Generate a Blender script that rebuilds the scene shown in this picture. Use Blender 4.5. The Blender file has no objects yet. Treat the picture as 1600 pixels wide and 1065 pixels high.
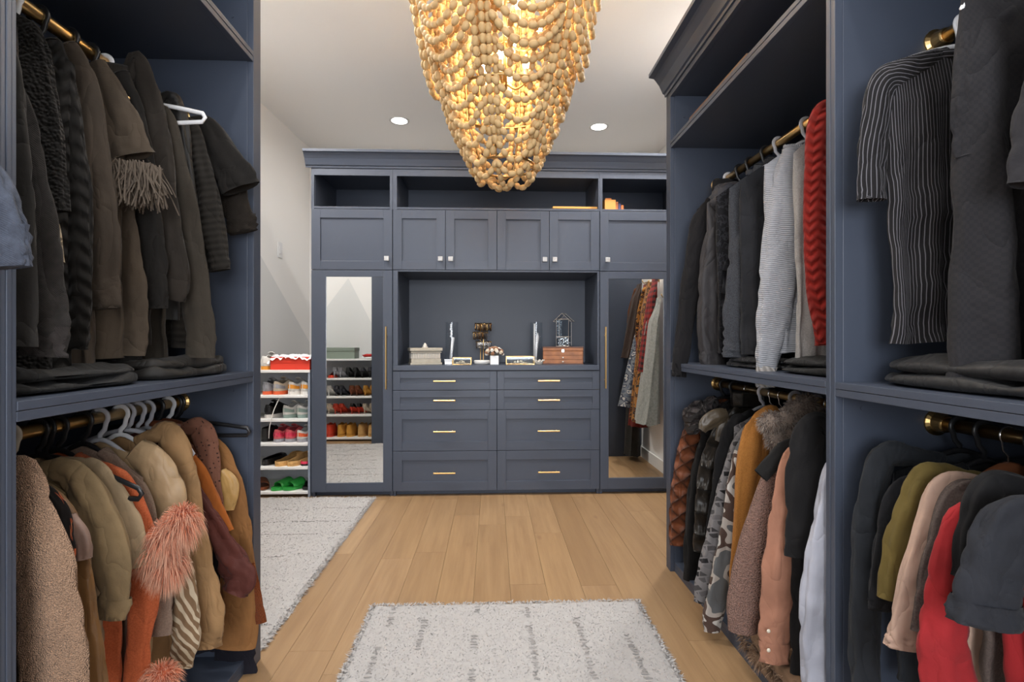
import bpy, math, random
from mathutils import Vector, Matrix, noise as mnoise
random.seed(7)
sc = bpy.context.scene
COL = sc.collection
R = math.radians
# ---------------------------------------------------------------- camera
TH = math.atan(31 / 800.0)
CT, ST = math.cos(TH), math.sin(TH)
CAMZ = 1.10
cam = bpy.data.cameras.new('camera')
cam.lens = 18.0; cam.sensor_width = 36.0; cam.clip_start = 0.02
cam_o = bpy.data.objects.new('camera', cam); COL.objects.link(cam_o)
cam_o.location = (0, 0, CAMZ); cam_o.rotation_euler = (R(90), 0, -TH)
sc.camera = cam_o
# ---------------------------------------------------------------- view and world
sc.view_settings.view_transform = 'Standard'
sc.view_settings.look = 'None'
sc.view_settings.gamma = 1.0
sc.view_settings.use_curve_mapping = False
sc.view_settings.exposure = 0.02
w = bpy.data.worlds.new('world'); sc.world = w; w.use_nodes = True
w.node_tree.nodes['Background'].inputs[0].default_value = (0.75, 0.85, 1.0, 1)
w.node_tree.nodes['Background'].inputs[1].default_value = 1.0
# ---------------------------------------------------------------- lights
ZC = 3.09                                   # ceiling height
def area(name, loc, rot, sx, sy, power, col, shape='RECTANGLE', spread=180):
    l = bpy.data.lights.new(name, 'AREA'); l.shape = shape; l.size = sx; l.size_y = sy
    l.energy = power; l.color = col; l.spread = R(spread)
    o = bpy.data.objects.new(name, l); COL.objects.link(o); o.location = loc; o.rotation_euler = rot
    return o
ADDED_WIN = (-1.0, 1.15, 0.75, 2.35)              # unseen window added behind the camera for fill light: x0 x1 z0 z1
YF = -2.4
area('added_window_fill', ((ADDED_WIN[0]+ADDED_WIN[1])/2, YF-0.03, (ADDED_WIN[2]+ADDED_WIN[3])/2), (R(90), 0, 0), ADDED_WIN[1]-ADDED_WIN[0], ADDED_WIN[3]-ADDED_WIN[2], 135, (0.90, 0.94, 1.0))  # soft fill lamp added in the made-up window opening
CANS = [(-.837, 4.66), (.99, 4.72), (-.60, 2.45), (.62, 2.45), (-.45, 0.9), (.5, 0.9), (-1.55, 2.75), (0.0, -1.0), (1.30, 3.15)]  # first two are in view; the others are added to brighten the room
CAN_W = 8.5
for cx, cy in CANS:
    area('can_light', (cx, cy, ZC-0.012), (0, 0, 0), .13, .13, CAN_W*(0.75 if cy > 4 else 5.0 if cx < -1.2 else 4.0 if cx > 1.2 else 1.2 if cy > 2.4 and abs(cx) < 1 else 1.1), (1.0, 0.975, 0.945), 'DISK', 165)
# ---------------------------------------------------------------- pixel helpers (1600x1065 frame)
def ray(px, py):
    u = (px - 800) / 800.0; v = (532 - py) / 800.0
    return Vector((u*CT + ST, -u*ST + CT, v))
def onY(px, py, Y):
    d = ray(px, py); t = Y / d.y
    return Vector((d.x*t, Y, CAMZ + d.z*t))
def onX(px, py, X):
    d = ray(px, py); t = X / d.x
    return Vector((X, d.y*t, CAMZ + d.z*t))
def onZ(px, py, Z):
    d = ray(px, py); t = (Z - CAMZ) / d.z
    return Vector((d.x*t, d.y*t, Z))
# ---------------------------------------------------------------- mesh builder
class MB:
    def __init__(s): s.v = []; s.f = []; s.uv = []; s.mi = []
    def add(s, vs, fs, uvs=None, m=0):
        b = len(s.v); s.v += [tuple(p) for p in vs]
        s.uv += ([tuple(q) for q in uvs] if uvs else [(p[0], p[2]) for p in vs])
        s.f += [tuple(i + b for i in f) for f in fs]; s.mi += [m]*len(fs)
    def box(s, x0, x1, y0, y1, z0, z1, m=0):
        vs = [(x0,y0,z0),(x1,y0,z0),(x1,y1,z0),(x0,y1,z0),(x0,y0,z1),(x1,y0,z1),(x1,y1,z1),(x0,y1,z1)]
        s.add(vs, [(3,2,1,0),(4,5,6,7),(0,1,5,4),(1,2,6,5),(2,3,7,6),(3,0,4,7)], m=m)
        return s
    def sweep(s, path, rad, n=10, up=(0,1,0), cap=True, lip=0.0, rfun=None, m=0, closed=False):
        """path of points, rad list of (a, b): a across, b along 'up'"""
        P = [Vector(p) for p in path]; N = len(P); up = Vector(up)
        vs = []; uvs = []; L = 0
        for i in range(N):
            if closed: t = P[(i+1) % N] - P[i-1]
            else: t = P[min(i+1, N-1)] - P[max(i-1, 0)]
            t.normalize()
            side = t.cross(up)
            if side.length < 1e-4: side = t.cross(Vector((1,0,0.01)))
            side.normalize(); upv = side.cross(t).normalized()
            if i: L += (P[i]-P[i-1]).length
            a, b = rad[i] if isinstance(rad, list) else rad
            for k in range(n):
                an = 2*math.pi*k/n
                q = 1.0 if rfun is None else rfun(i/(N-1), an)
                vs.append(P[i] + side*(a*q*math.cos(an)) + upv*(b*q*math.sin(an)))
                uvs.append((an/(2*math.pi)*(a+b)*3.1, L))
        fs = []
        for i in range(N if closed else N-1):
            j = (i+1) % N
            for k in range(n):
                fs.append((i*n+k, i*n+(k+1)%n, j*n+(k+1)%n, j*n+k))
        if cap and not closed:
            fs.append(tuple(range(n))[::-1]); fs.append(tuple(range((N-1)*n, N*n)))
        s.add(vs, fs, uvs, m); return s
    def lathe(s, prof, c=(0,0,0), n=16, m=0, cap=True):
        vs = []; fs = []; c = Vector(c)
        for r, z in prof:
            for k in range(n):
                a = 2*math.pi*k/n; vs.append(c + Vector((r*math.cos(a), r*math.sin(a), z)))
        for i in range(len(prof)-1):
            for k in range(n): fs.append((i*n+k, i*n+(k+1)%n, (i+1)*n+(k+1)%n, (i+1)*n+k))
        if cap:
            fs.append(tuple(range(n))[::-1]); fs.append(tuple(range((len(prof)-1)*n, len(prof)*n)))
        s.add(vs, fs, m=m); return s
    def grid(s, fn, nu, nv, m=0, uvfn=None, wrap=False):
        vs = []; uvs = []
        cu = nu if wrap else nu+1
        for j in range(nv+1):
            for i in range(cu):
                p = fn(i/nu, j/nv); vs.append(p)
                uvs.append(uvfn(i/nu, j/nv) if uvfn else (p[0], p[2]))
        fs = []
        for j in range(nv):
            for i in range(nu):
                a = j*cu+i; b = j*cu+(i+1) % cu if wrap else a+1
                fs.append((a, b, b+cu, a+cu))
        s.add(vs, fs, uvs, m); return s
    def xf(s, M):
        s.v = [tuple(M @ Vector(p)) for p in s.v]; return s
    def mesh(s, name, mats, smooth=False):
        me = bpy.data.meshes.new(name); me.from_pydata(s.v, [], s.f)
        l = me.uv_layers.new(name='UVMap'); vi = [0]*len(me.loops); me.loops.foreach_get('vertex_index', vi)
        buf = []
        for i in vi: buf += s.uv[i]
        l.data.foreach_set('uv', buf)
        for m in (mats if isinstance(mats, (list, tuple)) else [mats]): me.materials.append(m)
        me.polygons.foreach_set('material_index', s.mi)
        if smooth: me.polygons.foreach_set('use_smooth', [True]*len(me.polygons))
        me.update(); return me
    def build(s, name, mats, parent=None, smooth=False, bevel=0, loc=None):
        o = bpy.data.objects.new(name, s.mesh(name, mats, smooth)); COL.objects.link(o)
        if parent is not None:
            o.parent = parent
            o.matrix_parent_inverse = Matrix.Translation(-abs_loc(parent))
        if bevel:
            b = o.modifiers.new('bevel', 'BEVEL'); b.width = bevel; b.segments = 2; b.limit_method = 'ANGLE'; b.angle_limit = R(50)
            b.harden_normals = False
        if loc is not None: o.location = loc
        return o
def abs_loc(o):
    v = Vector(o.location)
    return v
def tag(o, label=None, cat=None, group=None, kind=None):
    if label: o['label'] = label
    if cat: o['category'] = cat
    if group: o['group'] = group
    if kind: o['kind'] = kind
    return o
def thing(name, label, cat, loc=(0,0,0), group=None):
    o = bpy.data.objects.new(name, None); COL.objects.link(o); o.location = loc
    o.empty_display_size = .05
    return tag(o, label, cat, group)
def bx(name, mat, parent, x0, x1, y0, y1, z0, z1, bevel=.0015):
    return MB().box(min(x0,x1), max(x0,x1), y0, y1, z0, z1).build(name, mat, parent, bevel=bevel)
# ---------------------------------------------------------------- materials
MATS = {}
class NT:
    def __init__(s, name):
        s.m = bpy.data.materials.new(name); s.m.use_nodes = True
        s.t = s.m.node_tree; s.b = s.t.nodes['Principled BSDF']
    def n(s, typ, **kw):
        x = s.t.nodes.new(typ)
        for k, v in kw.items():
            if k in x.inputs.keys(): x.inputs[k].default_value = v
            else: setattr(x, k, v)
        return x
    def l(s, a, b): s.t.links.new(a, b)
    def set(s, **kw):
        for k, v in kw.items():
            s.b.inputs[k.replace('_', ' ')].default_value = v
        return s
    def coord(s, which='Object', scale=(1,1,1), rot=(0,0,0)):
        c = s.n('ShaderNodeTexCoord'); mp = s.n('ShaderNodeMapping')
        mp.inputs['Scale'].default_value = scale; mp.inputs['Rotation'].default_value = rot
        s.l(c.outputs[which], mp.inputs[0]); return mp.outputs[0]
    def ramp(s, fac, stops, const=False):
        r = s.n('ShaderNodeValToRGB'); cr = r.color_ramp
        if const: cr.interpolation = 'CONSTANT'
        while len(cr.elements) < len(stops): cr.elements.new(0.5)
        for e, (p, c) in zip(cr.elements, stops):
            e.position = p; e.color = (*c[:3], 1) if not isinstance(c, (int, float)) else (c, c, c, 1)
        s.l(fac, r.inputs[0]); return r.outputs[0]
    def bump(s, h, strength=.3, dist=.01, prev=None):
        b = s.n('ShaderNodeBump'); b.inputs['Strength'].default_value = strength; b.inputs['Distance'].default_value = dist
        s.l(h, b.inputs['Height'])
        if prev is not None: s.l(prev, b.inputs['Normal'])
        s.l(b.outputs[0], s.b.inputs['Normal']); return b.outputs[0]
    def noise(s, vec, scale, detail=2, rough=.5):
        x = s.n('ShaderNodeTexNoise'); x.inputs['Scale'].default_value = scale; x.inputs['Detail'].default_value = detail
        x.inputs['Roughness'].default_value = rough
        if vec is not None: s.l(vec, x.inputs['Vector'])
        return x.outputs[0]
    def mixc(s, fac, a, b, blend='MIX'):
        x = s.n('ShaderNodeMix'); x.data_type = 'RGBA'; x.blend_type = blend
        for v, i in ((fac, 0), (a, 6), (b, 7)):
            if isinstance(v, (int, float)): x.inputs[i].default_value = v
            elif isinstance(v, tuple): x.inputs[i].default_value = (*v[:3], 1)
            else: s.l(v, x.inputs[i])
        return x.outputs[2]
    def math(s, op, a, b=0.0):
        x = s.n('ShaderNodeMath'); x.operation = op
        for v, i in ((a, 0), (b, 1)):
            if isinstance(v, (int, float)): x.inputs[i].default_value = v
            else: s.l(v, x.inputs[i])
        return x.outputs[0]
    def base(s, c): s.l(c, s.b.inputs['Base Color'])
def lin(r, g, b):
    f = lambda c: (c/255/12.92) if c/255 <= .04045 else ((c/255+.055)/1.055)**2.4
    return (f(r), f(g), f(b))
def simple(name, col, rough=.5, metal=0.0, bump=None, spec=.5, coat=0, var=0.0, vscale=8):
    if name in MATS: return MATS[name]
    k = NT(name); k.set(Base_Color=(*col, 1), Roughness=rough, Metallic=metal, Specular_IOR_Level=spec)
    if coat: k.set(Coat_Weight=coat)
    if bump or var:
        v = k.coord('Object'); h = k.noise(v, bump[0] if bump else vscale, 3)
        if bump: k.bump(h, bump[1], .004)
        if var:
            h2 = k.noise(v, vscale, 4)
            k.base(k.ramp(h2, [(.3, tuple(c*(1-var) for c in col)), (.7, tuple(min(1, c*(1+var)) for c in col))]))
    MATS[name] = k.m; return k.m
def emis(name, col, st):
    k = NT(name); k.set(Base_Color=(*col, 1), Emission_Color=(*col, 1), Emission_Strength=st); return k.m
M_NAVY = simple('navy_paint', (.051, .062, .088), .43, bump=(160, .015), spec=.45)
M_WALL = simple('wall_paint', (.80, .785, .765), .75, bump=(90, .05))
M_CEIL = simple('ceiling_paint', (.86, .845, .825), .8, bump=(90, .04))
M_WHITE = simple('white_paint', (.74, .73, .71), .5)
M_GOLD = simple('brushed_gold', (.78, .52, .22), .28, metal=1.0)
M_BRASS = simple('aged_brass', (.50, .33, .13), .30, metal=1.0)
M_NICKEL = simple('hammered_nickel', (.42, .42, .42), .35, metal=1.0, bump=(400, .5))
M_MIRROR = simple('mirror_silver', (.90, .91, .90), .012, metal=1.0)
M_BLACKPL = simple('black_plastic', (.012, .012, .013), .35)
M_WHITEPL = simple('white_plastic', (.70, .70, .71), .35)
M_GREYPL = simple('grey_plastic', (.42, .42, .45), .4)
M_CREAMPL = simple('cream_plastic', (.62, .55, .44), .4)
M_CHROME = simple('chrome_wire', (.7, .7, .7), .18, metal=1.0)
def glass(name, col=(1,1,1), rough=0.0):
    k = NT(name); k.t.nodes.remove(k.b)          # thin sheet glass: clear with a Fresnel sheen
    tr = k.n('ShaderNodeBsdfTransparent'); gl = k.n('ShaderNodeBsdfGlossy'); mx = k.n('ShaderNodeMixShader'); fr = k.n('ShaderNodeLayerWeight')
    tr.inputs[0].default_value = (*col, 1); gl.inputs['Roughness'].default_value = .03; fr.inputs[0].default_value = .5
    fa = k.math('ADD', k.math('MULTIPLY', k.math('POWER', fr.outputs['Facing'], 4.0), .55), .035); k.l(fa, mx.inputs[0]); k.l(tr.outputs[0], mx.inputs[1]); k.l(gl.outputs[0], mx.inputs[2])
    k.l(mx.outputs[0], k.t.nodes['Material Output'].inputs[0]); return k.m
M_GLASS = glass('clear_glass', (.93, .95, .96))
# mural wall: off white paint with flat grey mountain peaks (hard edged print)
def mural(name, axis, peaks):
    """peaks: (centre along axis, z of the peak, slope left, slope right) ; grey where z < peak - slope*|d|"""
    k = NT(name); k.set(Roughness=.75)
    c = k.n('ShaderNodeTexCoord'); sp = k.n('ShaderNodeSeparateXYZ'); k.l(c.outputs['Object'], sp.inputs[0])
    a = sp.outputs[axis]; z = sp.outputs[2]; tot = None
    for (ca, cz, sl, sr) in peaks:
        d = k.math('SUBTRACT', a, ca)
        lft = k.math('MULTIPLY', k.math('MAXIMUM', k.math('MULTIPLY', d, -1.0), 0.0), sl)
        rgt = k.math('MULTIPLY', k.math('MAXIMUM', d, 0.0), sr)
        top = k.math('SUBTRACT', k.math('SUBTRACT', cz, lft), rgt)
        q = k.math('LESS_THAN', z, top)
        tot = q if tot is None else k.math('MAXIMUM', tot, q)
    k.base(k.mixc(tot, (.80, .785, .765), (.66, .665, .66)))
    k.bump(k.noise(c.outputs['Object'], 90, 2), .05, .004)
    return k.m
# oak floor boards: grain along Y, each board has its own tone
def wood_floor():
    k = NT('oak_board'); k.set(Roughness=.42, Specular_IOR_Level=.35)
    oi = k.n('ShaderNodeObjectInfo')
    c = k.n('ShaderNodeTexCoord')
    off = k.n('ShaderNodeVectorMath'); off.operation = 'MULTIPLY_ADD'
    cmb = k.n('ShaderNodeCombineXYZ')
    for i in range(3): k.l(oi.outputs['Random'], cmb.inputs[i])
    k.l(cmb.outputs[0], off.inputs[0]); off.inputs[1].default_value = (37, 91, 11); k.l(c.outputs['Object'], off.inputs[2])
    mp = k.n('ShaderNodeMapping'); mp.inputs['Scale'].default_value = (13, .9, 1); k.l(off.outputs[0], mp.inputs[0])
    g1 = k.noise(mp.outputs[0], 2.2, 6, .6)
    mp2 = k.n('ShaderNodeMapping'); mp2.inputs['Scale'].default_value = (70, 2.0, 1); k.l(off.outputs[0], mp2.inputs[0])
    g2 = k.noise(mp2.outputs[0], 2.0, 4, .6)
    mp3 = k.n('ShaderNodeMapping'); mp3.inputs['Scale'].default_value = (5.5, 2.2, 1); k.l(off.outputs[0], mp3.inputs[0])
    vo = k.n('ShaderNodeTexVoronoi'); vo.inputs['Scale'].default_value = 1.1; k.l(mp3.outputs[0], vo.inputs[0])
    knot = k.ramp(vo.outputs['Distance'], [(.0, 1.0), (.04, .8), (.11, 0.0)])
    tone = k.ramp(oi.outputs['Random'], [(0, (.255, .156, .076)), (.25, (.335, .214, .110)), (.5, (.285, .178, .09)), (.8, (.33, .208, .104)), (1, (.37, .242, .130))])
    c1 = k.mixc(k.ramp(g1, [(.35, 0.0), (.68, .62)]), tone, (.20, .115, .056))
    c2 = k.mixc(k.ramp(g2, [(.45, 0.0), (.8, .3)]), c1, (.24, .135, .064))
    c3 = k.mixc(k.math('MULTIPLY', knot, .75), c2, (.20, .11, .055))
    k.base(c3)
    k.bump(g2, .05, .003)
    return k.m
M_OAK = wood_floor()
# ================================================================ STRUCTURE
XR = 1.43                                   # right wall
YB = 5.36                                   # back wall
XL1, YL1, XL2, YL2 = -2.075, 1.30, -1.882, YB   # left alcove wall, very slightly out of square
XLF = -1.30                                 # left wall behind the left closet run
def struct(name, mb, mat, bevel=0):
    o = mb.build(name, mat, None, bevel=bevel); o['kind'] = 'structure'; return o
floor = struct('floor', MB().box(-2.4, 1.9, YF-.1, YB+.1, -.10, -.012), simple('subfloor', (.07, .045, .025), .8))
PW = .160
seam0 = -.08
rng = random.Random(11)
nplank = 0
x = seam0 - PW*13
mesh_cache = {}
while x < 1.80:
    y = YF - rng.random()*1.2
    while y < YB:
        Lp = rng.choice([.9, 1.2, 1.5, 1.8, 2.0])
        y1 = min(y+Lp, YB)
        y0 = max(y, YF)
        if y1 - y0 > .05 and x+PW > -2.15:
            key = round(y1-y0, 3)
            if key not in mesh_cache:
                g = .00045
                mesh_cache[key] = MB().box(-PW/2+g, PW/2-g, g, (y1-y0)-g, -.014, 0).mesh('plank', M_OAK)
            o = bpy.data.objects.new('plank', mesh_cache[key]); COL.objects.link(o)
            o.location = (x+PW/2, y0, 0); o.parent = floor; nplank += 1
            bv = o.modifiers.new('bevel', 'BEVEL'); bv.width = .0005; bv.segments = 1
        y += Lp
    x += PW
# ceiling and walls
struct('ceiling', MB().box(-2.4, 1.9, YF-.1, YB+.1, ZC, ZC+.1), M_CEIL)
struct('wall_back', MB().box(-2.4, 1.9, YB, YB+.1, 0, ZC), M_WALL)
struct('wall_right', MB().box(XR, XR+.1, YF, 4.0, 0, ZC).box(XR, 1.86, 4.0, 4.08, 0, ZC).box(1.76, 1.86, 4.08, YB, 0, ZC), M_WALL)
# alcove wall (slightly rotated): its local frame is the world frame
dv = Vector((XL2-XL1, YL2-YL1, 0)); nrm = Vector((-dv.y, dv.x, 0)).normalized()*.1
mbw = MB(); a, b = Vector((XL1, YL1, 0)), Vector((XL2, YL2, 0))
vs = [a, b, b+nrm, a+nrm]; mbw.add([*vs, *[p+Vector((0,0,ZC)) for p in vs]], [(3,2,1,0),(4,5,6,7),(0,1,5,4),(1,2,6,5),(2,3,7,6),(3,0,4,7)])
pA = onX(408, 400, -1.93); pB = onX(470, 512, -1.90)
sl = (pA.z-pB.z)/(pB.y-pA.y)
struct('wall_left', mbw, mural('mural_left', 1, [(pA.y-.55, pA.z+.55*sl, sl, sl)]))
struct('wall_alcove', MB().box(-2.2, XLF, 1.20, 1.30, 0, ZC), mural('mural_alcove', 0, [(-1.67, 1.83, 1.36, 1.95)]))
struct('wall_left_front', MB().box(XLF-.1, XLF, YF, 1.20, 0, ZC), M_WALL)
x0, x1, z0, z1 = ADDED_WIN
struct('wall_front', MB().box(-2.0, x0, YF-.1, YF, 0, ZC).box(x1, 1.9, YF-.1, YF, 0, ZC).box(x0, x1, YF-.1, YF, 0, z0).box(x0, x1, YF-.1, YF, z1, ZC), M_WALL)
wf = MB()
for (a0, a1, b0, b1) in ((x0-.06, x0, z0-.06, z1+.06), (x1, x1+.06, z0-.06, z1+.06), (x0, x1, z0-.06, z0), (x0, x1, z1, z1+.06), ((x0+x1)/2-.02, (x0+x1)/2+.02, z0, z1)):
    wf.box(a0, a1, YF, YF+.02, b0, b1)
struct('added_window_1', wf, M_WHITE)  # frame of the added, unseen window
# recessed ceiling lights (two visible, the rest unseen and added for brightness)
M_LED = emis('led_disc', (1.0, .95, .88), 9.0)
can_lab = {0: 'round recessed ceiling light left of the beaded chandelier', 1: 'round recessed ceiling light right of the beaded chandelier',
 2: 'added unseen recessed ceiling light above the left end of the aisle', 3: 'added unseen recessed ceiling light above the right end of the aisle', 4: 'added unseen recessed ceiling light near the left clothes rack',
 5: 'added unseen recessed ceiling light near the right clothes rack', 6: 'added unseen recessed ceiling light over the shoe alcove', 7: 'added unseen recessed ceiling light behind the viewer', 8: 'added unseen recessed ceiling light over the right wall hooks'}
for i, (cx, cy) in enumerate(CANS):
    t = thing('ceiling_light', can_lab[i], 'ceiling light', (cx, cy, ZC), 'recessed ceiling lights')
    n = 28
    MB().lathe([(.070, -.004), (.088, -.006), (.090, -.002), (.090, 0), (.070, 0)], (cx, cy, ZC), n, cap=False).build('trim_ring', M_WHITE, t, True)
    MB().lathe([(.001, -.0035), (.071, -.0035), (.071, -.001)], (cx, cy, ZC), n).build('diffuser', M_LED, t)
# light switch on the alcove wall
sw = onX(435, 390, -1.925)
t = thing('light_switch', 'white rocker light switch on the wall above the shoe rack', 'light switch', (sw.x, sw.y, sw.z))
ang = math.atan2(-(XL2-XL1), YL2-YL1)
Mx = Matrix.Translation((sw.x+.0, sw.y, sw.z)) @ Matrix.Rotation(ang, 4, 'Z')
q = (sw.y-YL1)/(YL2-YL1); wx = XL1+(XL2-XL1)*q
Mx = Matrix.Translation((wx, sw.y, sw.z)) @ Matrix.Rotation(ang, 4, 'Z')
MB().box(0, .007, -.042, .042, -.07, .07).xf(Mx).build('cover_plate', M_WHITEPL, t, bevel=.002)
MB().box(.006, .012, -.017, .017, -.034, .034).xf(Mx).build('rocker', M_WHITEPL, t, bevel=.002)
# ================================================================ RUGS
def rug_mat(name, axis):
    k = NT(name); k.set(Roughness=.95, Specular_IOR_Level=.1, Sheen_Weight=.25)
    v = k.coord('Object')
    h = k.noise(v, 60, 4, .7)
    k.base(k.ramp(h, [(.25, (.33, .315, .303)), (.7, (.385, .368, .355))]))
    k.bump(h, .2, .005)
    return k.m
M_RUG = rug_mat('rug_wool', 0)
M_PILE = simple('rug_pile', (.385, .368, .355), .95, spec=.1, var=.04, vscale=40)
def rug(name, label, x0, x1, y0, y1, axis, bands, dens, seed, zt=.016):
    """axis: along which the stitched dash rows run (0=x rows, 1=y rows); bands: positions across"""
    rg = random.Random(seed)
    t = thing(name, label, 'rug', ((x0+x1)/2, (y0+y1)/2, 0))
    step = .022; nx = int((x1-x0)/step); ny = int((y1-y0)/step)
    def edge(s): return .008*mnoise.noise(Vector((s*5, seed, 0))) + .005*mnoise.noise(Vector((s*23, seed+5, 0)))
    def groove(x, y):
        a, c = (x, y) if axis == 0 else (y, x)
        g = 0
        for b in bands:
            dd = abs(c - b - .012*mnoise.noise(Vector((a*2.5, b*9, seed))))
            if dd < .035:
                on = mnoise.noise(Vector((a*7, b*31, seed+3)))
                if on > -.18: g = max(g, (1-(dd/.035)**2)*min(1, (on+.18)*4))
        return g
    def hgt(x, y):
        return zt + .004*mnoise.noise(Vector((x*9, y*9, seed))) + .003*mnoise.noise(Vector((x*31, y*31, seed))) - .003*groove(x, y)
    def fn(u, v):
        x = x0+(x1-x0)*u; y = y0+(y1-y0)*v
        e = 1.0
        xx = x + (edge(y) if u in (0, 1) else 0); yy = y + (edge(x+7) if v in (0, 1) else 0)
        z = hgt(x, y) if 0 < u < 1 and 0 < v < 1 else .002
        return (xx, yy, z)
    MB().grid(fn, nx, ny).build('rug_base', M_RUG, t, smooth=True)
    # pile: short tufts of yarn
    mb = MB(); vs = []; fs = []
    N = int(dens*(x1-x0)*(y1-y0)); 
    def tuft(x, y, z, hgt_, wd, lean):
        a = rg.random()*6.28; dx, dy = math.cos(a)*wd, math.sin(a)*wd
        lx, ly = rg.gauss(0, lean), rg.gauss(0, lean)
        b = len(vs); vs.extend([(x-dx, y-dy, z), (x+dx, y+dy, z), (x+lx, y+ly, z+hgt_)]); fs.append((b, b+1, b+2))
    for i in range(N):
        x = rg.uniform(x0, x1); y = rg.uniform(y0, y1)
        tuft(x, y, hgt(x, y)-.003, rg.uniform(.0025, .0065), .0048, .007)
    for i in range(int(dens*.03*((x1-x0)+(y1-y0)))):
        sd = rg.randrange(4); s = rg.random()
        if sd == 0: x, y = x0, y0+(y1-y0)*s
        elif sd == 1: x, y = x1, y0+(y1-y0)*s
        elif sd == 2: x, y = x0+(x1-x0)*s, y0
        else: x, y = x0+(x1-x0)*s, y1
        ox = (-1 if sd == 0 else 1 if sd == 1 else 0); oy = (-1 if sd == 2 else 1 if sd == 3 else 0)
        a = rg.uniform(.004, .016); b = len(vs); z = rg.uniform(.003, .014)
        tx, ty = (-oy, ox)
        vs.extend([(x-tx*.003-ox*.004, y-ty*.003-oy*.004, z), (x+tx*.003-ox*.004, y+ty*.003-oy*.004, z), (x+ox*a+rg.gauss(0,.004), y+oy*a+rg.gauss(0,.004), max(.001, z-rg.random()*.008))])
        fs.append((b, b+1, b+2))
    mb.add(vs, fs); p = mb.build('pile', M_PILE, t); p['kind'] = 'stuff'
    # rows of small stitches showing through the pile
    st = MB(); a0, a1 = (x0, x1) if axis == 0 else (y0, y1)
    for b in bands:
        a = a0+.03
        while a < a1-.03:
            on = mnoise.noise(Vector((a*5, b*31, seed+3)))
            c = b+.012*mnoise.noise(Vector((a*2.5, b*9, seed)))+rg.gauss(0, .003)
            if on > -.05:
                l = rg.uniform(.007, .014); w_ = rg.uniform(.0012, .0022); da = rg.gauss(0, .003)
                x, y = (a, c) if axis == 0 else (c, a)
                z = hgt(x, y)+.0028
                if axis == 0: st.sweep([(x-l*.6, y, z), (x, y+da, z+.001), (x+l*.6, y-da, z)], (w_, w_*.7), 5, up=(0, 0, 1))
                else: st.sweep([(x-l, y, z), (x, y+da, z+.001), (x+l, y-da, z)], (w_, w_*.7), 5, up=(0, 0, 1))
            a += rg.uniform(.013, .022)
    p = st.build('stitching', simple('stitch_thread', (.25, .235, .225), .9), t); p['kind'] = 'stuff'
    return t
rug('area_rug', 'white shaggy rug in the middle of the aisle floor', -.495, .615, .45, 2.135, 1, [-.26, -.06, .14, .33, .50, -.40], 26000, 3)
rug('area_rug', 'white shaggy rug by the mirror door below the shoe rack', -1.96, -.815, 1.84, 3.615, 0, [3.36, 3.12, 2.92, 2.62, 2.38, 2.15, 2.0], 22000, 9)
# ================================================================ BACK UNIT
YU = 3.65                                   # front plane of the doors
def U(px): return onY(px, 600, YU).x
def Zp(py): return CAMZ + (532-py)/800*3.65
XA, XB_, XC, XD = -1.272, U(613.5), U(937), XR-.004
Z_T0, Z_T1 = 0.0, .034                      # toe kick
ZD = [.036, Zp(703), Zp(639.3), Zp(608.4), .888]
ZCNT0, ZCNT1 = .890, .927
ZN = 1.603                                  # niche top
ZU0, ZU1 = 1.607, 2.030
ZCB0, ZCB1 = 2.048, 2.268
ZTOP = 2.335
D0, D1 = YU+.021, 4.17                      # carcass depth
def shaker(x0, x1, z0, z1, y, rail=.062, rec=.010, th=.020, panel=True):
    m = MB(); e = .0
    m.box(x0, x0+rail, y, y+th, z0, z1).box(x1-rail, x1, y, y+th, z0, z1)
    m.box(x0+rail, x1-rail, y, y+th, z0, z0+rail).box(x0+rail, x1-rail, y, y+th, z1-rail, z1)
    if panel: m.box(x0+rail-.001, x1-rail+.001, y+rec, y+th-.002, z0+rail-.001, z1-rail+.001)
    return m
def bar_pull(parent, x, z, L, vertical=False, y=YU):
    m = MB(); r = .0062
    a, b = (Vector((x, y-.032, z-L/2)), Vector((x, y-.032, z+L/2))) if vertical else (Vector((x-L/2, y-.032, z)), Vector((x+L/2, y-.032, z)))
    m.sweep([a, b], (r, r), 10, up=(0, 1, 0))
    for s in (.14, .86):
        p = a.lerp(b, s); m.sweep([p, p+Vector((0, .033, 0))], (.0045, .0045), 8, up=(0, 0, 1))
    return m.build('handle', M_GOLD, parent, smooth=False, bevel=.001)
def knob(parent, x, z, y=YU):
    m = MB(); m.box(x-.017, x+.017, y-.028, y-.016, z-.017, z+.017); m.sweep([(x, y-.018, z), (x, y+.001, z)], (.008, .008), 10, up=(0, 0, 1))
    return m.build('knob', M_NICKEL, parent, bevel=.003)
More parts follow.
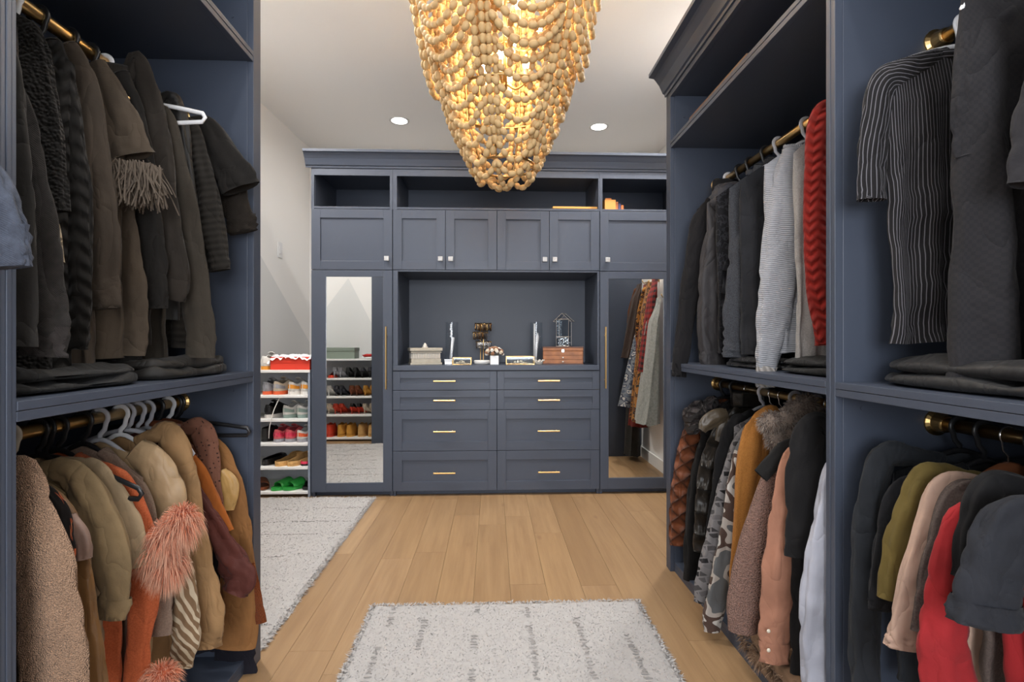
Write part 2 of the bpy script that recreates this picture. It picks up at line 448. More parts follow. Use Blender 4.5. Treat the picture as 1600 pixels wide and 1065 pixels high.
def tower(x0, x1, side, label, mir, hx, kx):
    t = thing('mirror_cabinet', label, 'cabinet', ((x0+x1)/2, (YU+D1)/2, 0), 'mirror door cabinets of the far wall unit')
    th = .022
    bx('side_panel', M_NAVY, t, x0, x0+th, D0, D1, 0, ZTOP)
    bx('side_panel', M_NAVY, t, x1-th, x1, D0, D1, 0, ZTOP)
    bx('back_panel', M_NAVY, t, x0+th, x1-th, D1-.012, D1, .03, ZTOP)
    bx('top_panel', M_NAVY, t, x0+th, x1-th, D0, D1-.012, ZTOP-.02, ZTOP)
    bx('shelf', M_NAVY, t, x0+th, x1-th, D0, D1-.012, ZCB0-.022, ZCB0)
    bx('bottom_panel', M_NAVY, t, x0+th, x1-th, D0, D1-.012, .034, .054)
    # face frame round the open cubby
    f = MB(); fx = .020
    f.box(x0, x0+fx, YU+.004, D0-.0005, ZU1, ZTOP).box(x1-fx, x1, YU+.004, D0-.0005, ZU1, ZTOP)
    f.box(x0+fx, x1-fx, YU+.004, D0-.0005, ZCB1, ZTOP).box(x0+fx, x1-fx, YU+.004, D0-.0005, ZU1+.003, ZCB0)
    f.build('face_frame', M_NAVY, t, bevel=.001)
    bx('toe_kick', M_NAVY, t, x0, x1, YU+.055, YU+.07, 0, .034)
    d = shaker(x0+.002, x1-.002, ZU0-.004, ZU1-.001, YU).build('door', M_NAVY, t, bevel=.0012); knob(d, kx, Zp(405))
    g = .002
    d = MB(); a, b, c, e = mir; zb, zt = Zp(768)+.02, ZU0-.008
    d.box(x0+g, a, YU, YU+.02, .036, zt).box(b, x1-g, YU, YU+.02, .036, zt).box(a, b, YU, YU+.02, .036, c).box(a, b, YU, YU+.02, e, zt)
    d = d.build('mirror_door', M_NAVY, t, bevel=.0012)
    MB().box(a-.002, b+.002, YU+.009, YU+.013, c-.002, e+.002).build('mirror_pane', M_MIRROR, d)
    bar_pull(d, hx, Zp(558), .44, True)
    return t
tower(XA, XB_-.001, -1, 'navy tall cabinet with mirror door left of the drawers', (U(509), U(598.5), Zp(751.5), Zp(432.5)), U(604.5), U(605))
tower(XC+.001, XD, 1, 'navy tall cabinet with mirror door right of the drawers', (U(951), U(1037.5), Zp(748), Zp(434)), U(945), U(948.5))
# filler strip left of the left tower (dark reveal)
# drawer chest
t = thing('drawer_chest', 'navy chest of eight drawers with gold bar pulls below the niche', 'chest of drawers', ((XB_+XC)/2, 3.9, 0))
bx('side_panel', M_NAVY, t, XB_+.001, XB_+.02, D0, D1, 0, ZCNT0-.002); bx('side_panel', M_NAVY, t, XC-.02, XC-.001, D0, D1, 0, ZCNT0-.002)
bx('back_panel', M_NAVY, t, XB_+.02, XC-.02, D1-.012, D1, .03, ZCNT0-.002)
bx('bottom_panel', M_NAVY, t, XB_+.02, XC-.02, D0, D1-.012, .034, .05)
bx('toe_kick', M_NAVY, t, XB_+.001, XC-.001, YU+.055, YU+.07, 0, .034)
xm = U(776.5)
for (a, b, hpx) in ((XB_+.002, xm-.0015, 695), (xm+.0015, XC-.002, 857)):
    for i in range(4):
        z0, z1 = ZD[i]+.0015, ZD[i+1]-.0015
        small = i >= 2
        d = shaker(a, b, z0, z1, YU, rail=(.050 if small else .064)).build('drawer', M_NAVY, t, bevel=.0012)
        bar_pull(d, U(hpx), {0: Zp(736), 1: Zp(672), 2: Zp(624), 3: Zp(594)}[i], .155)
t = thing('countertop', 'navy countertop over the drawers at the bottom of the niche', 'countertop', ((XB_+XC)/2, 3.9, ZCNT0))
bx('slab', M_NAVY, t, XB_+.002, XC-.002, YU-.006, D1-.02, ZCNT0, ZCNT1, bevel=.003)
# niche + wall cabinet with four doors
t = thing('wall_cabinet', 'navy four door cupboard above the open niche with a long cubby', 'cabinet', ((XB_+XC)/2, 3.9, ZCNT1))
nx0, nx1 = U(621.5), U(933.5)
bx('niche_side', M_NAVY, t, XB_+.002, nx0, YU+.004, D1-.02, ZCNT1, ZU0-.004); bx('niche_side', M_NAVY, t, nx1, XC-.002, YU+.004, D1-.02, ZCNT1, ZU0-.004)
bx('back_panel', M_NAVY, t, XB_+.002, XC-.002, D1-.02, D1-.004, ZCNT1, ZTOP)
bx('niche_top', M_NAVY, t, nx0, nx1, YU+.004, D1-.02, ZN-.012, ZU0-.002)
bx('shelf', M_NAVY, t, XB_+.002, XC-.002, D0, D1-.02, ZCB0-.022, ZCB0)
bx('top_panel', M_NAVY, t, XB_+.002, XC-.002, D0, D1-.02, ZTOP-.02, ZTOP)
for a, b in ((XB_+.002, U(620)), (U(935), XC-.002)): bx('side_panel', M_NAVY, t, a, b, D0, D1-.02, ZU0, ZTOP-.02)
f = MB(); f.box(XB_, U(620), YU+.004, D0-.0005, ZU1, ZTOP).box(U(935), XC, YU+.004, D0-.0005, ZU1, ZTOP)
f.box(U(620), U(935), YU+.004, D0-.0005, ZCB1, ZTOP).box(U(620), U(935), YU+.004, D0-.0005, ZU1+.003, ZCB0)
f.build('face_frame', M_NAVY, t, bevel=.001)
xs = [XB_+.001, U(696), xm, U(858.3), XC-.001]
for i, kpx in enumerate((688.5, 704.5, 851, 866.5)):
    d = shaker(xs[i]+.0015, xs[i+1]-.0015, ZU0-.001, ZU1-.001, YU).build('door', M_NAVY, t, bevel=.0012); knob(d, U(kpx), Zp(405))
# crown moulding
def crown_prof(h0, h1, proj):
    return [(0, h0), (-.006, h0), (-.008, h0+.012), (-.016, h0+.016), (-.022, h0+.03), (-.034, h0+.055), (-.052, h0+(h1-h0)*.72), (-.060, h0+(h1-h0)*.80), (-proj, h0+(h1-h0)*.84), (-proj, h1), (0, h1)]
def extrude(prof, fn, a, b):
    m = MB(); n = len(prof); vs = [fn(p, a) for p in prof]+[fn(p, b) for p in prof]
    fs = [(i, (i+1) % n, n+(i+1) % n, n+i) for i in range(n)]+[tuple(range(n))[::-1], tuple(range(n, 2*n))]
    m.add(vs, fs); return m
cp = crown_prof(2.318, 2.428, .072)
struct('trim_1', extrude(cp, lambda p, x: (x, YU+.002+p[0], p[1]), XA-.035, XD).box(XA-.002, XD, YU+.002, YU+.05, 2.333, 2.42), M_NAVY)
# ================================================================ SIDE CLOSET RUNS
SH0, SH1 = .963, .998                       # middle shelf
UP0, UP1 = 2.020, 2.055                     # upper shelf
RODZ = (1.845, .897)
def rod_part(parent, x, y0, y1, z, far_only=False):
    r = MB().sweep([(x, y0, z), (x, y1, z)], (.0155, .0155), 16, up=(0, 0, 1)).build('clothes_rod', M_BRASS if z < 1.2 else M_GOLD, parent, smooth=True)
    for ye, s in ((y1, -1), (y0, 1)):
        m = MB(); prof = [(.033, 0), (.033, .004), (.024, .009), (.021, .030), (.0185, .034)]
        vs = []; n = 20
        for rr, h in prof:
            for k in range(n):
                a = 6.28318*k/n; vs.append((x+rr*math.cos(a), ye+s*h, z+rr*math.sin(a)))
        fs = [(i*n+k, i*n+(k+1) % n, (i+1)*n+(k+1) % n, (i+1)*n+k) for i in range(len(prof)-1) for k in range(n)]
        fs.append(tuple(range((len(prof)-1)*n, len(prof)*n)))
        m.add(vs, fs); m.build('rod_flange', M_BRASS if z < 1.2 else M_GOLD, r, smooth=False, bevel=.001)
def bay(name, label, sgn, xf, xb, y0, y1, t0, t1, ztop, rodx, grp, up0=UP0):
    """sgn: +1 right run (front at xf < xb), -1 left run. t0/t1: panel thickness at the y0 / y1 ends"""
    t = thing(name, label, 'closet', ((xf+xb)/2, (y0+y1)/2, 0), grp)
    e = sgn*.020
    for (ya, yb) in ((y0, y0+t0), (y1-t1, y1)):
        bx('side_panel', M_NAVY, t, xf+e, xb, ya, yb, 0, ztop)
        ym = ya+(yb-ya)*.5
        bx('face_stile', M_NAVY, t, xf, xf+e-sgn*.0005, ya, ym-.0006, 0, ztop, bevel=.001); bx('face_stile', M_NAVY, t, xf+sgn*.0015, xf+e-sgn*.0005, ym+.0006, yb, 0, ztop, bevel=.001)
    ya, yb = y0+t0, y1-t1
    bx('back_panel', M_NAVY, t, xb-sgn*.012, xb, ya, yb, 0, ztop)
    for z0, z1 in ((SH0, SH1), (up0, up0+.035)):
        bx('shelf', M_NAVY, t, xf+e, xb-sgn*.012, ya, yb, z0+.002, z1)
        zm = z0+(z1-z0)*.52
        bx('shelf_edge', M_NAVY, t, xf, xf+e-sgn*.0005, ya+.0005, yb-.0005, zm+.0006, z1, bevel=.001); bx('shelf_edge', M_NAVY, t, xf+sgn*.001, xf+e-sgn*.0005, ya+.0005, yb-.0005, z0, zm-.0006, bevel=.001)
    bx('top_panel', M_NAVY, t, xf+e, xb-sgn*.012, ya, yb, ztop-.06, ztop-.03)
    bx('top_rail', M_NAVY, t, xf, xf+e-sgn*.0005, ya+.0005, yb-.0005, ztop-.065, ztop, bevel=.001)
    bx('bottom_panel', M_NAVY, t, xf+e, xb-sgn*.012, ya, yb, .025, .045)
    bx('plinth', M_NAVY, t, xf+sgn*.02, xf+sgn*.035, ya, yb, 0, .025)
    for z in RODZ: rod_part(t, rodx, ya, yb, z)
    # shelf support cams in the side panels
    for z in (SH0-.03, up0+.15):
        for yy, s in ((yb, -1), (ya, 1)):
            MB().sweep([(xf+sgn*.07, yy+s*.0005, z), (xf+sgn*.07, yy+s*.003, z)], (.006, .006), 10, up=(0, 0, 1)).build('screw_cap', M_NAVY, t)
    return t
ZT = 2.330
XRF, XLF_ = .850, -.800
XLB = -1.285
bay('closet_tower', 'navy closet tower on the right farther from the viewer, winter coats below', 1, XRF, XR-.004, 1.257, 2.473, .018, .060, ZT, 1.080, 'open clothes closets')
bay('closet_tower', 'navy closet tower on the right nearer to the viewer, folded trousers inside', 1, XRF, XR-.004, .28, 1.2565, .018, .018, ZT, 1.110, 'open clothes closets')
bay('closet_tower', 'navy closet tower on the left with black clothes above tan ones', -1, XLF_, XLB, .876, 1.806, .019, .056, ZT, -1.040, 'open clothes closets', up0=2.036)
bay('closet_tower', 'navy closet tower at the left picture edge, only its post seen', -1, XLF_, XLB, .28, .8755, .018, .019, ZT, -1.040, 'open clothes closets', up0=2.036)
cp2 = crown_prof(2.290, 2.400, .085)
struct('trim_2', extrude(cp2, lambda p, y: (XRF-.001+p[0], y, p[1]), .28, 2.473), M_NAVY)
struct('trim_3', extrude(cp2, lambda p, y: (XLF_+.001-p[0], y, p[1]), .28, 1.806), M_NAVY)
bb = MB().box(XR-.014, XR-.001, 2.48, 3.64, 0, .10); struct('baseboard_right', bb, M_WHITE, bevel=.002)
# ================================================================ CLOTH MATERIALS
def cloth(name, col, kind='plain', col2=None, col3=None, rough=.85, sheen=.04, sc_=1.0, bs=None):
    if name in MATS: return MATS[name]
    k = NT('cloth_'+name); k.set(Base_Color=(*col, 1), Roughness=rough, Specular_IOR_Level=.25, Sheen_Weight=sheen, Sheen_Roughness=.5)
    uv = k.coord('UV')
    ob = k.coord('Object')
    d = tuple(c*.78 for c in col); br = tuple(min(1, c*1.18) for c in col)
    big = k.noise(ob, 9, 3)
    wr = k.noise(ob, 26, 3, .55)
    def wave(rot, scale, dist=0, prof='SIN', vec=uv):
        mp = k.n('ShaderNodeMapping'); mp.inputs['Rotation'].default_value = (0, 0, rot); k.l(vec, mp.inputs[0])
        x = k.n('ShaderNodeTexWave'); x.inputs['Scale'].default_value = scale; x.inputs['Distortion'].default_value = dist
        x.wave_profile = prof; x.bands_direction = 'X'; x.inputs['Detail'].default_value = 1.0
        k.l(mp.outputs[0], x.inputs['Vector']); return x.outputs['Fac']
    mpw = k.n('ShaderNodeMapping'); mpw.inputs['Scale'].default_value = (1, 1, .55); k.l(ob, mpw.inputs[0])
    n0 = k.n('ShaderNodeTexNoise'); n0.inputs['Scale'].default_value = 11; n0.inputs['Detail'].default_value = 2; n0.inputs['Distortion'].default_value = .9; k.l(mpw.outputs[0], n0.inputs[0])
    cr = k.math('POWER', k.math('MULTIPLY', k.math('ABSOLUTE', k.math('SUBTRACT', n0.outputs[0], .5)), 2.0), .6)
    n1 = k.bump(k.math('ADD', cr, k.math('MULTIPLY', wr, .35)), .32 if bs is None else bs, .018)
    if kind == 'plain':
        k.base(k.ramp(big, [(.3, d), (.7, br)])); k.bump(k.noise(ob, 420, 2), .12, .002, n1)
    elif kind == 'heather':
        h = k.noise(ob, 260, 3, .7); k.base(k.ramp(h, [(.3, d), (.7, col2 or br)])); k.bump(h, .35, .003, n1)
    elif kind == 'rib':
        h = wave(0, 22*sc_); k.base(k.ramp(h, [(.1, d), (.8, br)])); k.bump(h, .7, .006, n1)
    elif kind == 'ribh':
        h = wave(R(90), 16*sc_); k.base(k.ramp(h, [(.0, tuple(c*.86 for c in col)), (.8, tuple(c*1.06 for c in col))])); k.bump(h, .5, .004, n1)
    elif kind == 'pinstripe':
        h = wave(0, 22*sc_); k.base(k.ramp(h, [(.84, col), (.97, col2)])); k.bump(h, .25, .003, n1)
    elif kind == 'cable':
        sp_ = k.n('ShaderNodeSeparateXYZ'); k.l(uv, sp_.inputs[0]); cb_ = k.n('ShaderNodeCombineXYZ')
        k.l(k.math('PINGPONG', sp_.outputs[0], .024/sc_), cb_.inputs[0]); k.l(sp_.outputs[1], cb_.inputs[1])
        h = wave(0, 6.5*sc_, 0); h2 = wave(R(52), 11*sc_, 1.2, vec=cb_.outputs[0]); mx = k.math('MULTIPLY', h2, k.math('ADD', h, .25))
        k.base(k.ramp(mx, [(.02, tuple(c*.7 for c in col)), (.6, br)])); k.bump(mx, .8, .009, n1)
    elif kind in ('sherpa', 'boucle'):
        vo = k.n('ShaderNodeTexVoronoi'); vo.feature = 'SMOOTH_F1'; vo.inputs['Scale'].default_value = (260 if kind == 'sherpa' else 520)*sc_
        k.l(ob, vo.inputs[0])
        k.base(k.ramp(vo.outputs['Distance'], [(.0, br), (.8, tuple(c*.62 for c in col))]))
        iv = k.math('SUBTRACT', 1.0, vo.outputs['Distance']); k.bump(iv, .9, .008, n1)
    elif kind == 'quilt':
        a = wave(R(45), 5.5*sc_); b = wave(R(-45), 5.5*sc_); h = k.math('POWER', k.math('MULTIPLY', a, b), .35)
        k.base(k.ramp(h, [(.05, tuple(c*.4 for c in col)), (.5, col), (1, br)])); k.bump(h, 1.0, .02, n1)
        k.set(Roughness=.5)
    elif kind == 'puffer':
        a = wave(R(90), 3.4*sc_, .6); h = k.math('POWER', a, .35)
        k.base(k.ramp(h, [(.05, tuple(c*.4 for c in col)), (.5, col)])); k.bump(h, 1.0, .03, n1); k.set(Roughness=rough)
    elif kind == 'camo':
        h = k.noise(uv, 9*sc_, 1, .5)
        k.base(k.ramp(h, [(0, col), (.42, col2), (.50, col3), (.58, (.45, .43, .40) if max(col) > .05 else col2), (.66, col)], True))
    elif kind == 'floral':
        vo = k.n('ShaderNodeTexVoronoi'); vo.inputs['Scale'].default_value = 26*sc_; k.l(uv, vo.inputs[0])
        q = k.ramp(vo.outputs['Distance'], [(0, (.55, .25, .10)), (.22, col2), (.42, col)], True); k.base(q)
    elif kind == 'aztec':
        mp = k.n('ShaderNodeMapping'); mp.inputs['Rotation'].default_value = (0, 0, R(22)); k.l(uv, mp.inputs[0])
        br_ = k.n('ShaderNodeTexBrick'); br_.inputs['Scale'].default_value = 11*sc_; br_.inputs['Mortar Size'].default_value = .035
        br_.inputs['Color1'].default_value = (*col, 1); br_.inputs['Color2'].default_value = (*col2, 1); br_.inputs['Mortar'].default_value = (*col2, 1); br_.inputs['Bias'].default_value = -.15
        k.l(mp.outputs[0], br_.inputs[0]); h = wave(R(68), 6*sc_)
        k.base(k.mixc(k.ramp(h, [(.6, 0.0), (.64, 1.0)], True), br_.outputs[0], col2))
    elif kind == 'leopard':
        vo = k.n('ShaderNodeTexVoronoi'); vo.inputs['Scale'].default_value = 40*sc_; k.l(uv, vo.inputs[0])
        k.base(k.ramp(vo.outputs['Distance'], [(0, col2), (.28, (.02, .013, .008)), (.52, col)], True))
    elif kind == 'plaid':
        a = k.ramp(wave(0, 7*sc_), [(.5, 0.0), (.55, 1.0)], True); b = k.ramp(wave(R(90), 7*sc_), [(.5, 0.0), (.55, 1.0)], True)
        k.base(k.mixc(k.math('MULTIPLY', k.math('ADD', a, b), .5), col, col2))
    elif kind == 'stripe':
        h = wave(R(30), 17*sc_, 3.5); k.base(k.ramp(h, [(.55, col), (.62, col2)]))
    elif kind == 'dots':
        vo = k.n('ShaderNodeTexVoronoi'); vo.inputs['Scale'].default_value = 70*sc_; vo.inputs['Randomness'].default_value = .35; k.l(uv, vo.inputs[0])
        k.base(k.ramp(vo.outputs['Distance'], [(0, tuple(c*.2 for c in col)), (.2, col)], True))
    elif kind == 'check':
        ch = k.n('ShaderNodeTexChecker'); ch.inputs['Scale'].default_value = 60*sc_; ch.inputs['Color1'].default_value = (*col, 1); ch.inputs['Color2'].default_value = (*(col2 or br), 1)
        k.l(uv, ch.inputs[0]); k.base(ch.outputs[0]); k.bump(ch.outputs[1], .4, .004, n1)
    elif kind == 'denim':
        h = wave(R(45), 130); h2 = k.noise(ob, 60, 4, .7); k.base(k.ramp(h2, [(.3, d), (.75, col2 or br)])); k.bump(h, .3, .002, n1)
    elif kind == 'leather':
        k.set(Roughness=rough, Specular_IOR_Level=.5); h = k.noise(ob, 140, 3); k.base(k.ramp(big, [(.3, d), (.7, br)])); k.bump(h, .2, .003, n1)
    elif kind == 'satin':
        k.set(Roughness=rough, Specular_IOR_Level=.4); k.base(k.ramp(big, [(.3, d), (.7, br)]))
    MATS[name] = k.m; return k.m
def catmull(pts, n):
    P = [Vector(p) for p in pts]
    P = [P[0]*2-P[1]] + P + [P[-1]*2-P[-2]]
    out = []; m = len(P)-3
    for i in range(n+1):
        t = i/n*m; k = min(int(t), m-1); f = t-k
        a, b, c, d = P[k:k+4]
        out.append(.5*((2*b)+(c-a)*f+(2*a-5*b+4*c-d)*f*f+(3*b-a-3*c+d)*f**3))
    return out
RACK = {'LU': (-1.040, RODZ[0], 1), 'LL': (-1.040, RODZ[1], 1), 'RU': (1.080, RODZ[0], -1), 'RL': (1.080, RODZ[1], -1), 'NU': (1.110, RODZ[0], -1), 'NL': (1.110, RODZ[1], -1)}
RNAME = {'LU': 'black clothes on the left upper rod', 'LL': 'tan and rust clothes on the left lower rod', 'RU': 'clothes on the right far upper rod', 'RL': 'coats on the right far lower rod', 'NU': 'dark tops on the right near upper rod', 'NL': 'tops on the right near lower rod'}
def px_path(path, y, dy=0.0):
    """(px, py, width px[, dy]) -> world points on the plane of the garment and half widths in metres"""
    pts, hw = [], []
    for q in path:
        yy = y + dy + (q[3] if len(q) > 3 else 0)
        p = onY(q[0], q[1], yy); dep = p.x*ST+p.y*CT
        pts.append(p); hw.append(q[2]/2*dep/800)
    return pts, hw
def tube_part(name, mat, parent, pts, hw, flat=.42, seed=0, wrinkle=.17, n=30, seg=44, cuff=None, minb=.011):
    P = catmull(pts, seg); H = catmull([(h, 0, 0) for h in hw], seg)
    Ltot = sum((b-a).length for a, b in zip(P, P[1:]))
    def rf(u, an):
        c, s_ = math.cos(an), math.sin(an); l = u*Ltot
        q = .45*math.sin(an*5+seed+2.5*mnoise.noise(Vector((l*5, seed, 0))))*min(1, u*2.2)
        q += .9*mnoise.noise(Vector((c*1.5, s_*1.5+seed, l*9)))
        r1 = 1-abs(mnoise.noise(Vector((c*1.1+l*4, s_*1.1, l*13+seed*2))))
        return 1 + wrinkle*(q - .9*max(0, r1-.72)/.28)
    rad = [(max(.006, h.x), max(minb, h.x*flat)) for h in H]
    m = MB().sweep(P, rad, n, up=(0, 1, 0), cap=False, rfun=rf)
    # turned-in end so the opening reads as a hem
    m2 = MB().sweep([P[-1], P[-1]+(P[-2]-P[-1])*.8, P[-1]+(P[-4]-P[-1])], [(rad[-1][0]*.97, rad[-1][1]*.97), (rad[-1][0]*.86, rad[-1][1]*.8), (.004, .004)], n, up=(0, 1, 0), cap=False)
    m.add(m2.v, m2.f, m2.uv)
    # rounded top
    m3 = MB().sweep([P[0], P[0]+(P[0]-P[1])*.5, P[0]+(P[0]-P[1])*.75], [rad[0], (rad[0][0]*.75, rad[0][1]*.75), (.002, .002)], n, up=(0, 1, 0), cap=False, rfun=None)
    m.add(m3.v, m3.f, m3.uv)
    o = m.build(name, mat, parent, smooth=True)
    if cuff:
        ln, cm, sc = cuff
        L = 0; i = len(P)-1
        while i > 1 and L < ln: L += (P[i]-P[i-1]).length; i -= 1
        q = P[i:]
        MB().sweep([*q, q[-1]+(q[-2]-q[-1])*.5], [(r[0]*sc, r[1]*sc) for r in rad[i:]]+[(rad[-1][0]*.85, rad[-1][1]*.8)], n, up=(0, 1, 0), cap=False, rfun=rf).build('cuff', cm or mat, o, smooth=True)
    return o
def hanger(kind, rack, y, zn, ws, drop, rz, label, ext=1.0):
    rx, rodz, fd = RACK[rack]
    mat = {'white': M_WHITEPL, 'black': M_BLACKPL, 'grey': M_GREYPL, 'cream': M_CREAMPL, 'wire': M_CHROME, 'wood': simple('hanger_wood', (.16, .055, .022), .4, var=.25, vscale=30)}[kind]
    t = thing('clothes_hanger', label, 'hanger', (rx, y, rodz), 'hangers on the clothes rods')
    r = .0042 if kind not in ('wire', 'wood') else .0022
    M = Matrix.Translation((rx, y, 0)) @ Matrix.Rotation(rz, 4, 'Z')
    hk = []; rr = .0155+r+.001
    for i in range(15):
        a = R(205) - R(245)*i/14
        hk.append(Vector((fd*-rr*math.cos(a)*-1, 0, rodz+rr*math.sin(a))))
    hk += [Vector((fd*.012, 0, rodz-.032)), Vector((0, 0, rodz-.045)), Vector((0, 0, zn+.004))]
    body_m = mat
    MB().sweep(hk, (r*(1.6 if kind in ('white', 'grey', 'cream', 'black') else 1), r), 8, up=(0, 1, 0)).xf(M).build('hook', M_CHROME if kind in ('wire', 'wood') else mat, t, smooth=True)
    w_ = ws*(.93 if ws > .18 else .80)*ext
    m = MB()
    if kind == 'wood':
        P = catmull([(-w_, 0, zn-drop*.95), (-w_*.5, 0, zn-drop*.38), (0, 0, zn), (w_*.5, 0, zn-drop*.38), (w_, 0, zn-drop*.95)], 16)
        m.sweep(P, (.020, .007), 10, up=(0, 1, 0))
    else:
        P = catmull([(-w_, 0, zn-drop*.95), (-w_*.55, 0, zn-drop*.42), (0, 0, zn), (w_*.55, 0, zn-drop*.42), (w_, 0, zn-drop*.95)], 18)
        e = [P[-1]+Vector((.008, 0, -.012)), P[-1]+Vector((0, 0, -.024))]; e0 = [P[0]+Vector((0, 0, -.024)), P[0]+Vector((-.008, 0, -.012))]
        m.sweep([*P, *e, *e0], (r*1.5, r), 8, up=(0, 1, 0), closed=True)
    m.xf(M).build('arms', mat, t, smooth=True)
    return t
GCOUNT = [0]
def garment(name, label, cat, short, rack, y, mat, hem, ws=.175, wh=None, T=.024, drop=.075, rz=0.0, sleeves=(), generic=None, collar=None, hang='black', zoff=.052, folds=1.0, cmat=None, cuffm=None, nfold=5.0, lean=0.0, nobody=False):
    """sleeves: list of dict(path=[(px,py,w)..], dy, mat, name, flat, cuff)"""
    GCOUNT[0] += 1; sd = GCOUNT[0]*1.7
    rx, rodz, fd = RACK[rack]
    zn = rodz - zoff
    if rack != 'NU': ws = min(ws, {'RU': .15, 'LU': .135, 'LL': .15, 'RL': .155, 'NL': .165}[rack])
    if rack in ('RU', 'LU', 'LL'): drop = max(drop, .095)
    wh = wh or ws*.92
    t = thing(name, label, cat, (rx, y, hem), RNAME[rack])
    M = Matrix.Translation((rx, y, 0)) @ Matrix.Rotation(rz, 4, 'Z')
    def pos(u, v):
        a = u*2*math.pi; c, s = math.cos(a), math.sin(a)
        cx = math.copysign(abs(c)**.8, c); sy = math.copysign(abs(s)**.7, s)
        k = v*v*(3-2*v); wl = ws+(wh-ws)*k
        if v < .12: wl *= .985+.015*(v/.12)
        x = cx*wl
        zt = zn - drop*min(1.3, (abs(x)/ws)**1.2) + (.012*(1-(x/.07)**2)*-1 if abs(x) < .07 else 0)
        z = zt+(hem-zt)*v
        tt = T*(.16+.84*min(1, (v/.16))**.8)
        yy = sy*tt
        ph = sd+x*nfold*2*math.pi/ws*.5
        A = .011*folds*min(1, v*1.4)
        yy += A*math.sin(ph+.8*math.sin(v*2.5+sd)) + A*.6*mnoise.noise(Vector((x*14, v*5, sd))) - A*.7*max(0, .28-abs(mnoise.noise(Vector((x*9+v*3, v*7, sd*2)))))/.28
        x += lean*v + .008*folds*v*mnoise.noise(Vector((v*4, sd, s)))
        z += .010*folds*v*mnoise.noise(Vector((x*9, sd, 3)))
        return Vector((fd*x, yy, z))
    if not nobody:
        MB().grid(lambda u, v: M @ pos(u, v), 44, 30, uvfn=lambda u, v: (ws*math.copysign(abs(math.cos(u*2*math.pi))**.8, math.cos(u*2*math.pi))+T*1.2*math.sin(u*2*math.pi), pos(u, v).z), wrap=True).build('body', mat, t, smooth=True)
    # neckline
    if collar:
        nw, nh = .078, .016
        if collar == 'crew': P = [(nw*math.cos(a), nh*math.sin(a), zn-.018-.012*math.cos(a)**2-(.014 if math.sin(a) < 0 else 0)*abs(math.sin(a))) for a in [2*math.pi*i/22 for i in range(22)]]; rr = (.011, .005)
        elif collar == 'shirt': P = [(nw*math.cos(a), (nh+.006)*math.sin(a), zn-.006-.010*math.cos(a)**2) for a in [2*math.pi*i/22 for i in range(22)]]; rr = (.019, .006)
        elif collar == 'stand': P = [(nw*.9*math.cos(a), (nh+.012)*math.sin(a), zn+.010) for a in [2*math.pi*i/22 for i in range(22)]]; rr = (.032, .007)
        m = MB().sweep([Vector((fd*p[0], p[1], p[2])) for p in P], (rr[1], rr[0]), 8, up=(0, 0, 1), closed=True)
        m.xf(M).build('collar', cmat or mat, t, smooth=True)
    for si, s in enumerate(sleeves):
        pts, hw = px_path(s['path'], y, s.get('dy', 0))
        if si == 0 and s.get('shoulder', True):
            N = M @ Vector((fd*.045, 0, zn-.026)); S = pts[0]; d_ = S-N
            if d_.length > .05:
                pts = [N, N+d_*.52+Vector((0, s.get('dy', 0)*.5, .004+.05*max(0, d_.length-.2)))]+pts; hw = [.016, max(.022, hw[0]*.55)]+hw
        tube_part(s.get('name', 'sleeve'), s.get('mat', mat), t, pts, hw, s.get('flat', .42), sd, s.get('wr', .17), cuff=s.get('cuff'), minb=s.get('minb', .011))
    if generic:
        L = {'short': .20, 'long': .56}[generic]
        for side in ((1, -1) if not sleeves else (-1,)):
            S = Vector((side*ws*.90, 0, zn-drop*.82)); E = S+Vector((side*.035, 0, -L)); Md = S+Vector((side*.035, 0, -L*.45))
            pts=[M @ Vector((fd*p.x, p.y, p.z)) for p in (S, Md, E)]
            hw = [.060, .066, .058 if generic == 'short' else .044]
            if side == -1: pts = [Vector((max(-1.245, min(1.385, p.x)), p.y, p.z)) for p in pts]
            tube_part('sleeve', cuffm or mat, t, pts, hw, .40, sd+side, seg=16, n=14)
    if hang:
        hanger(hang, rack, y, zn-.006, ws, drop, rz, {'white': 'white plastic', 'black': 'black plastic', 'grey': 'grey plastic', 'cream': 'cream plastic', 'wire': 'thin metal', 'wood': 'brown wooden'}[hang]+' hanger holding the '+short)
    return t
def furmat(name, root, tip):
    k = NT('fur_'+name); k.set(Roughness=.75, Specular_IOR_Level=.2, Sheen_Weight=.2)
    c = k.n('ShaderNodeTexCoord'); sp = k.n('ShaderNodeSeparateXYZ'); k.l(c.outputs['UV'], sp.inputs[0])
    f = k.math('ADD', k.math('MULTIPLY', sp.outputs[1], .8), k.math('MULTIPLY', k.math('SUBTRACT', sp.outputs[0], .5), .5))
    k.base(k.ramp(f, [(.1, root), (.9, tip)])); return k.m
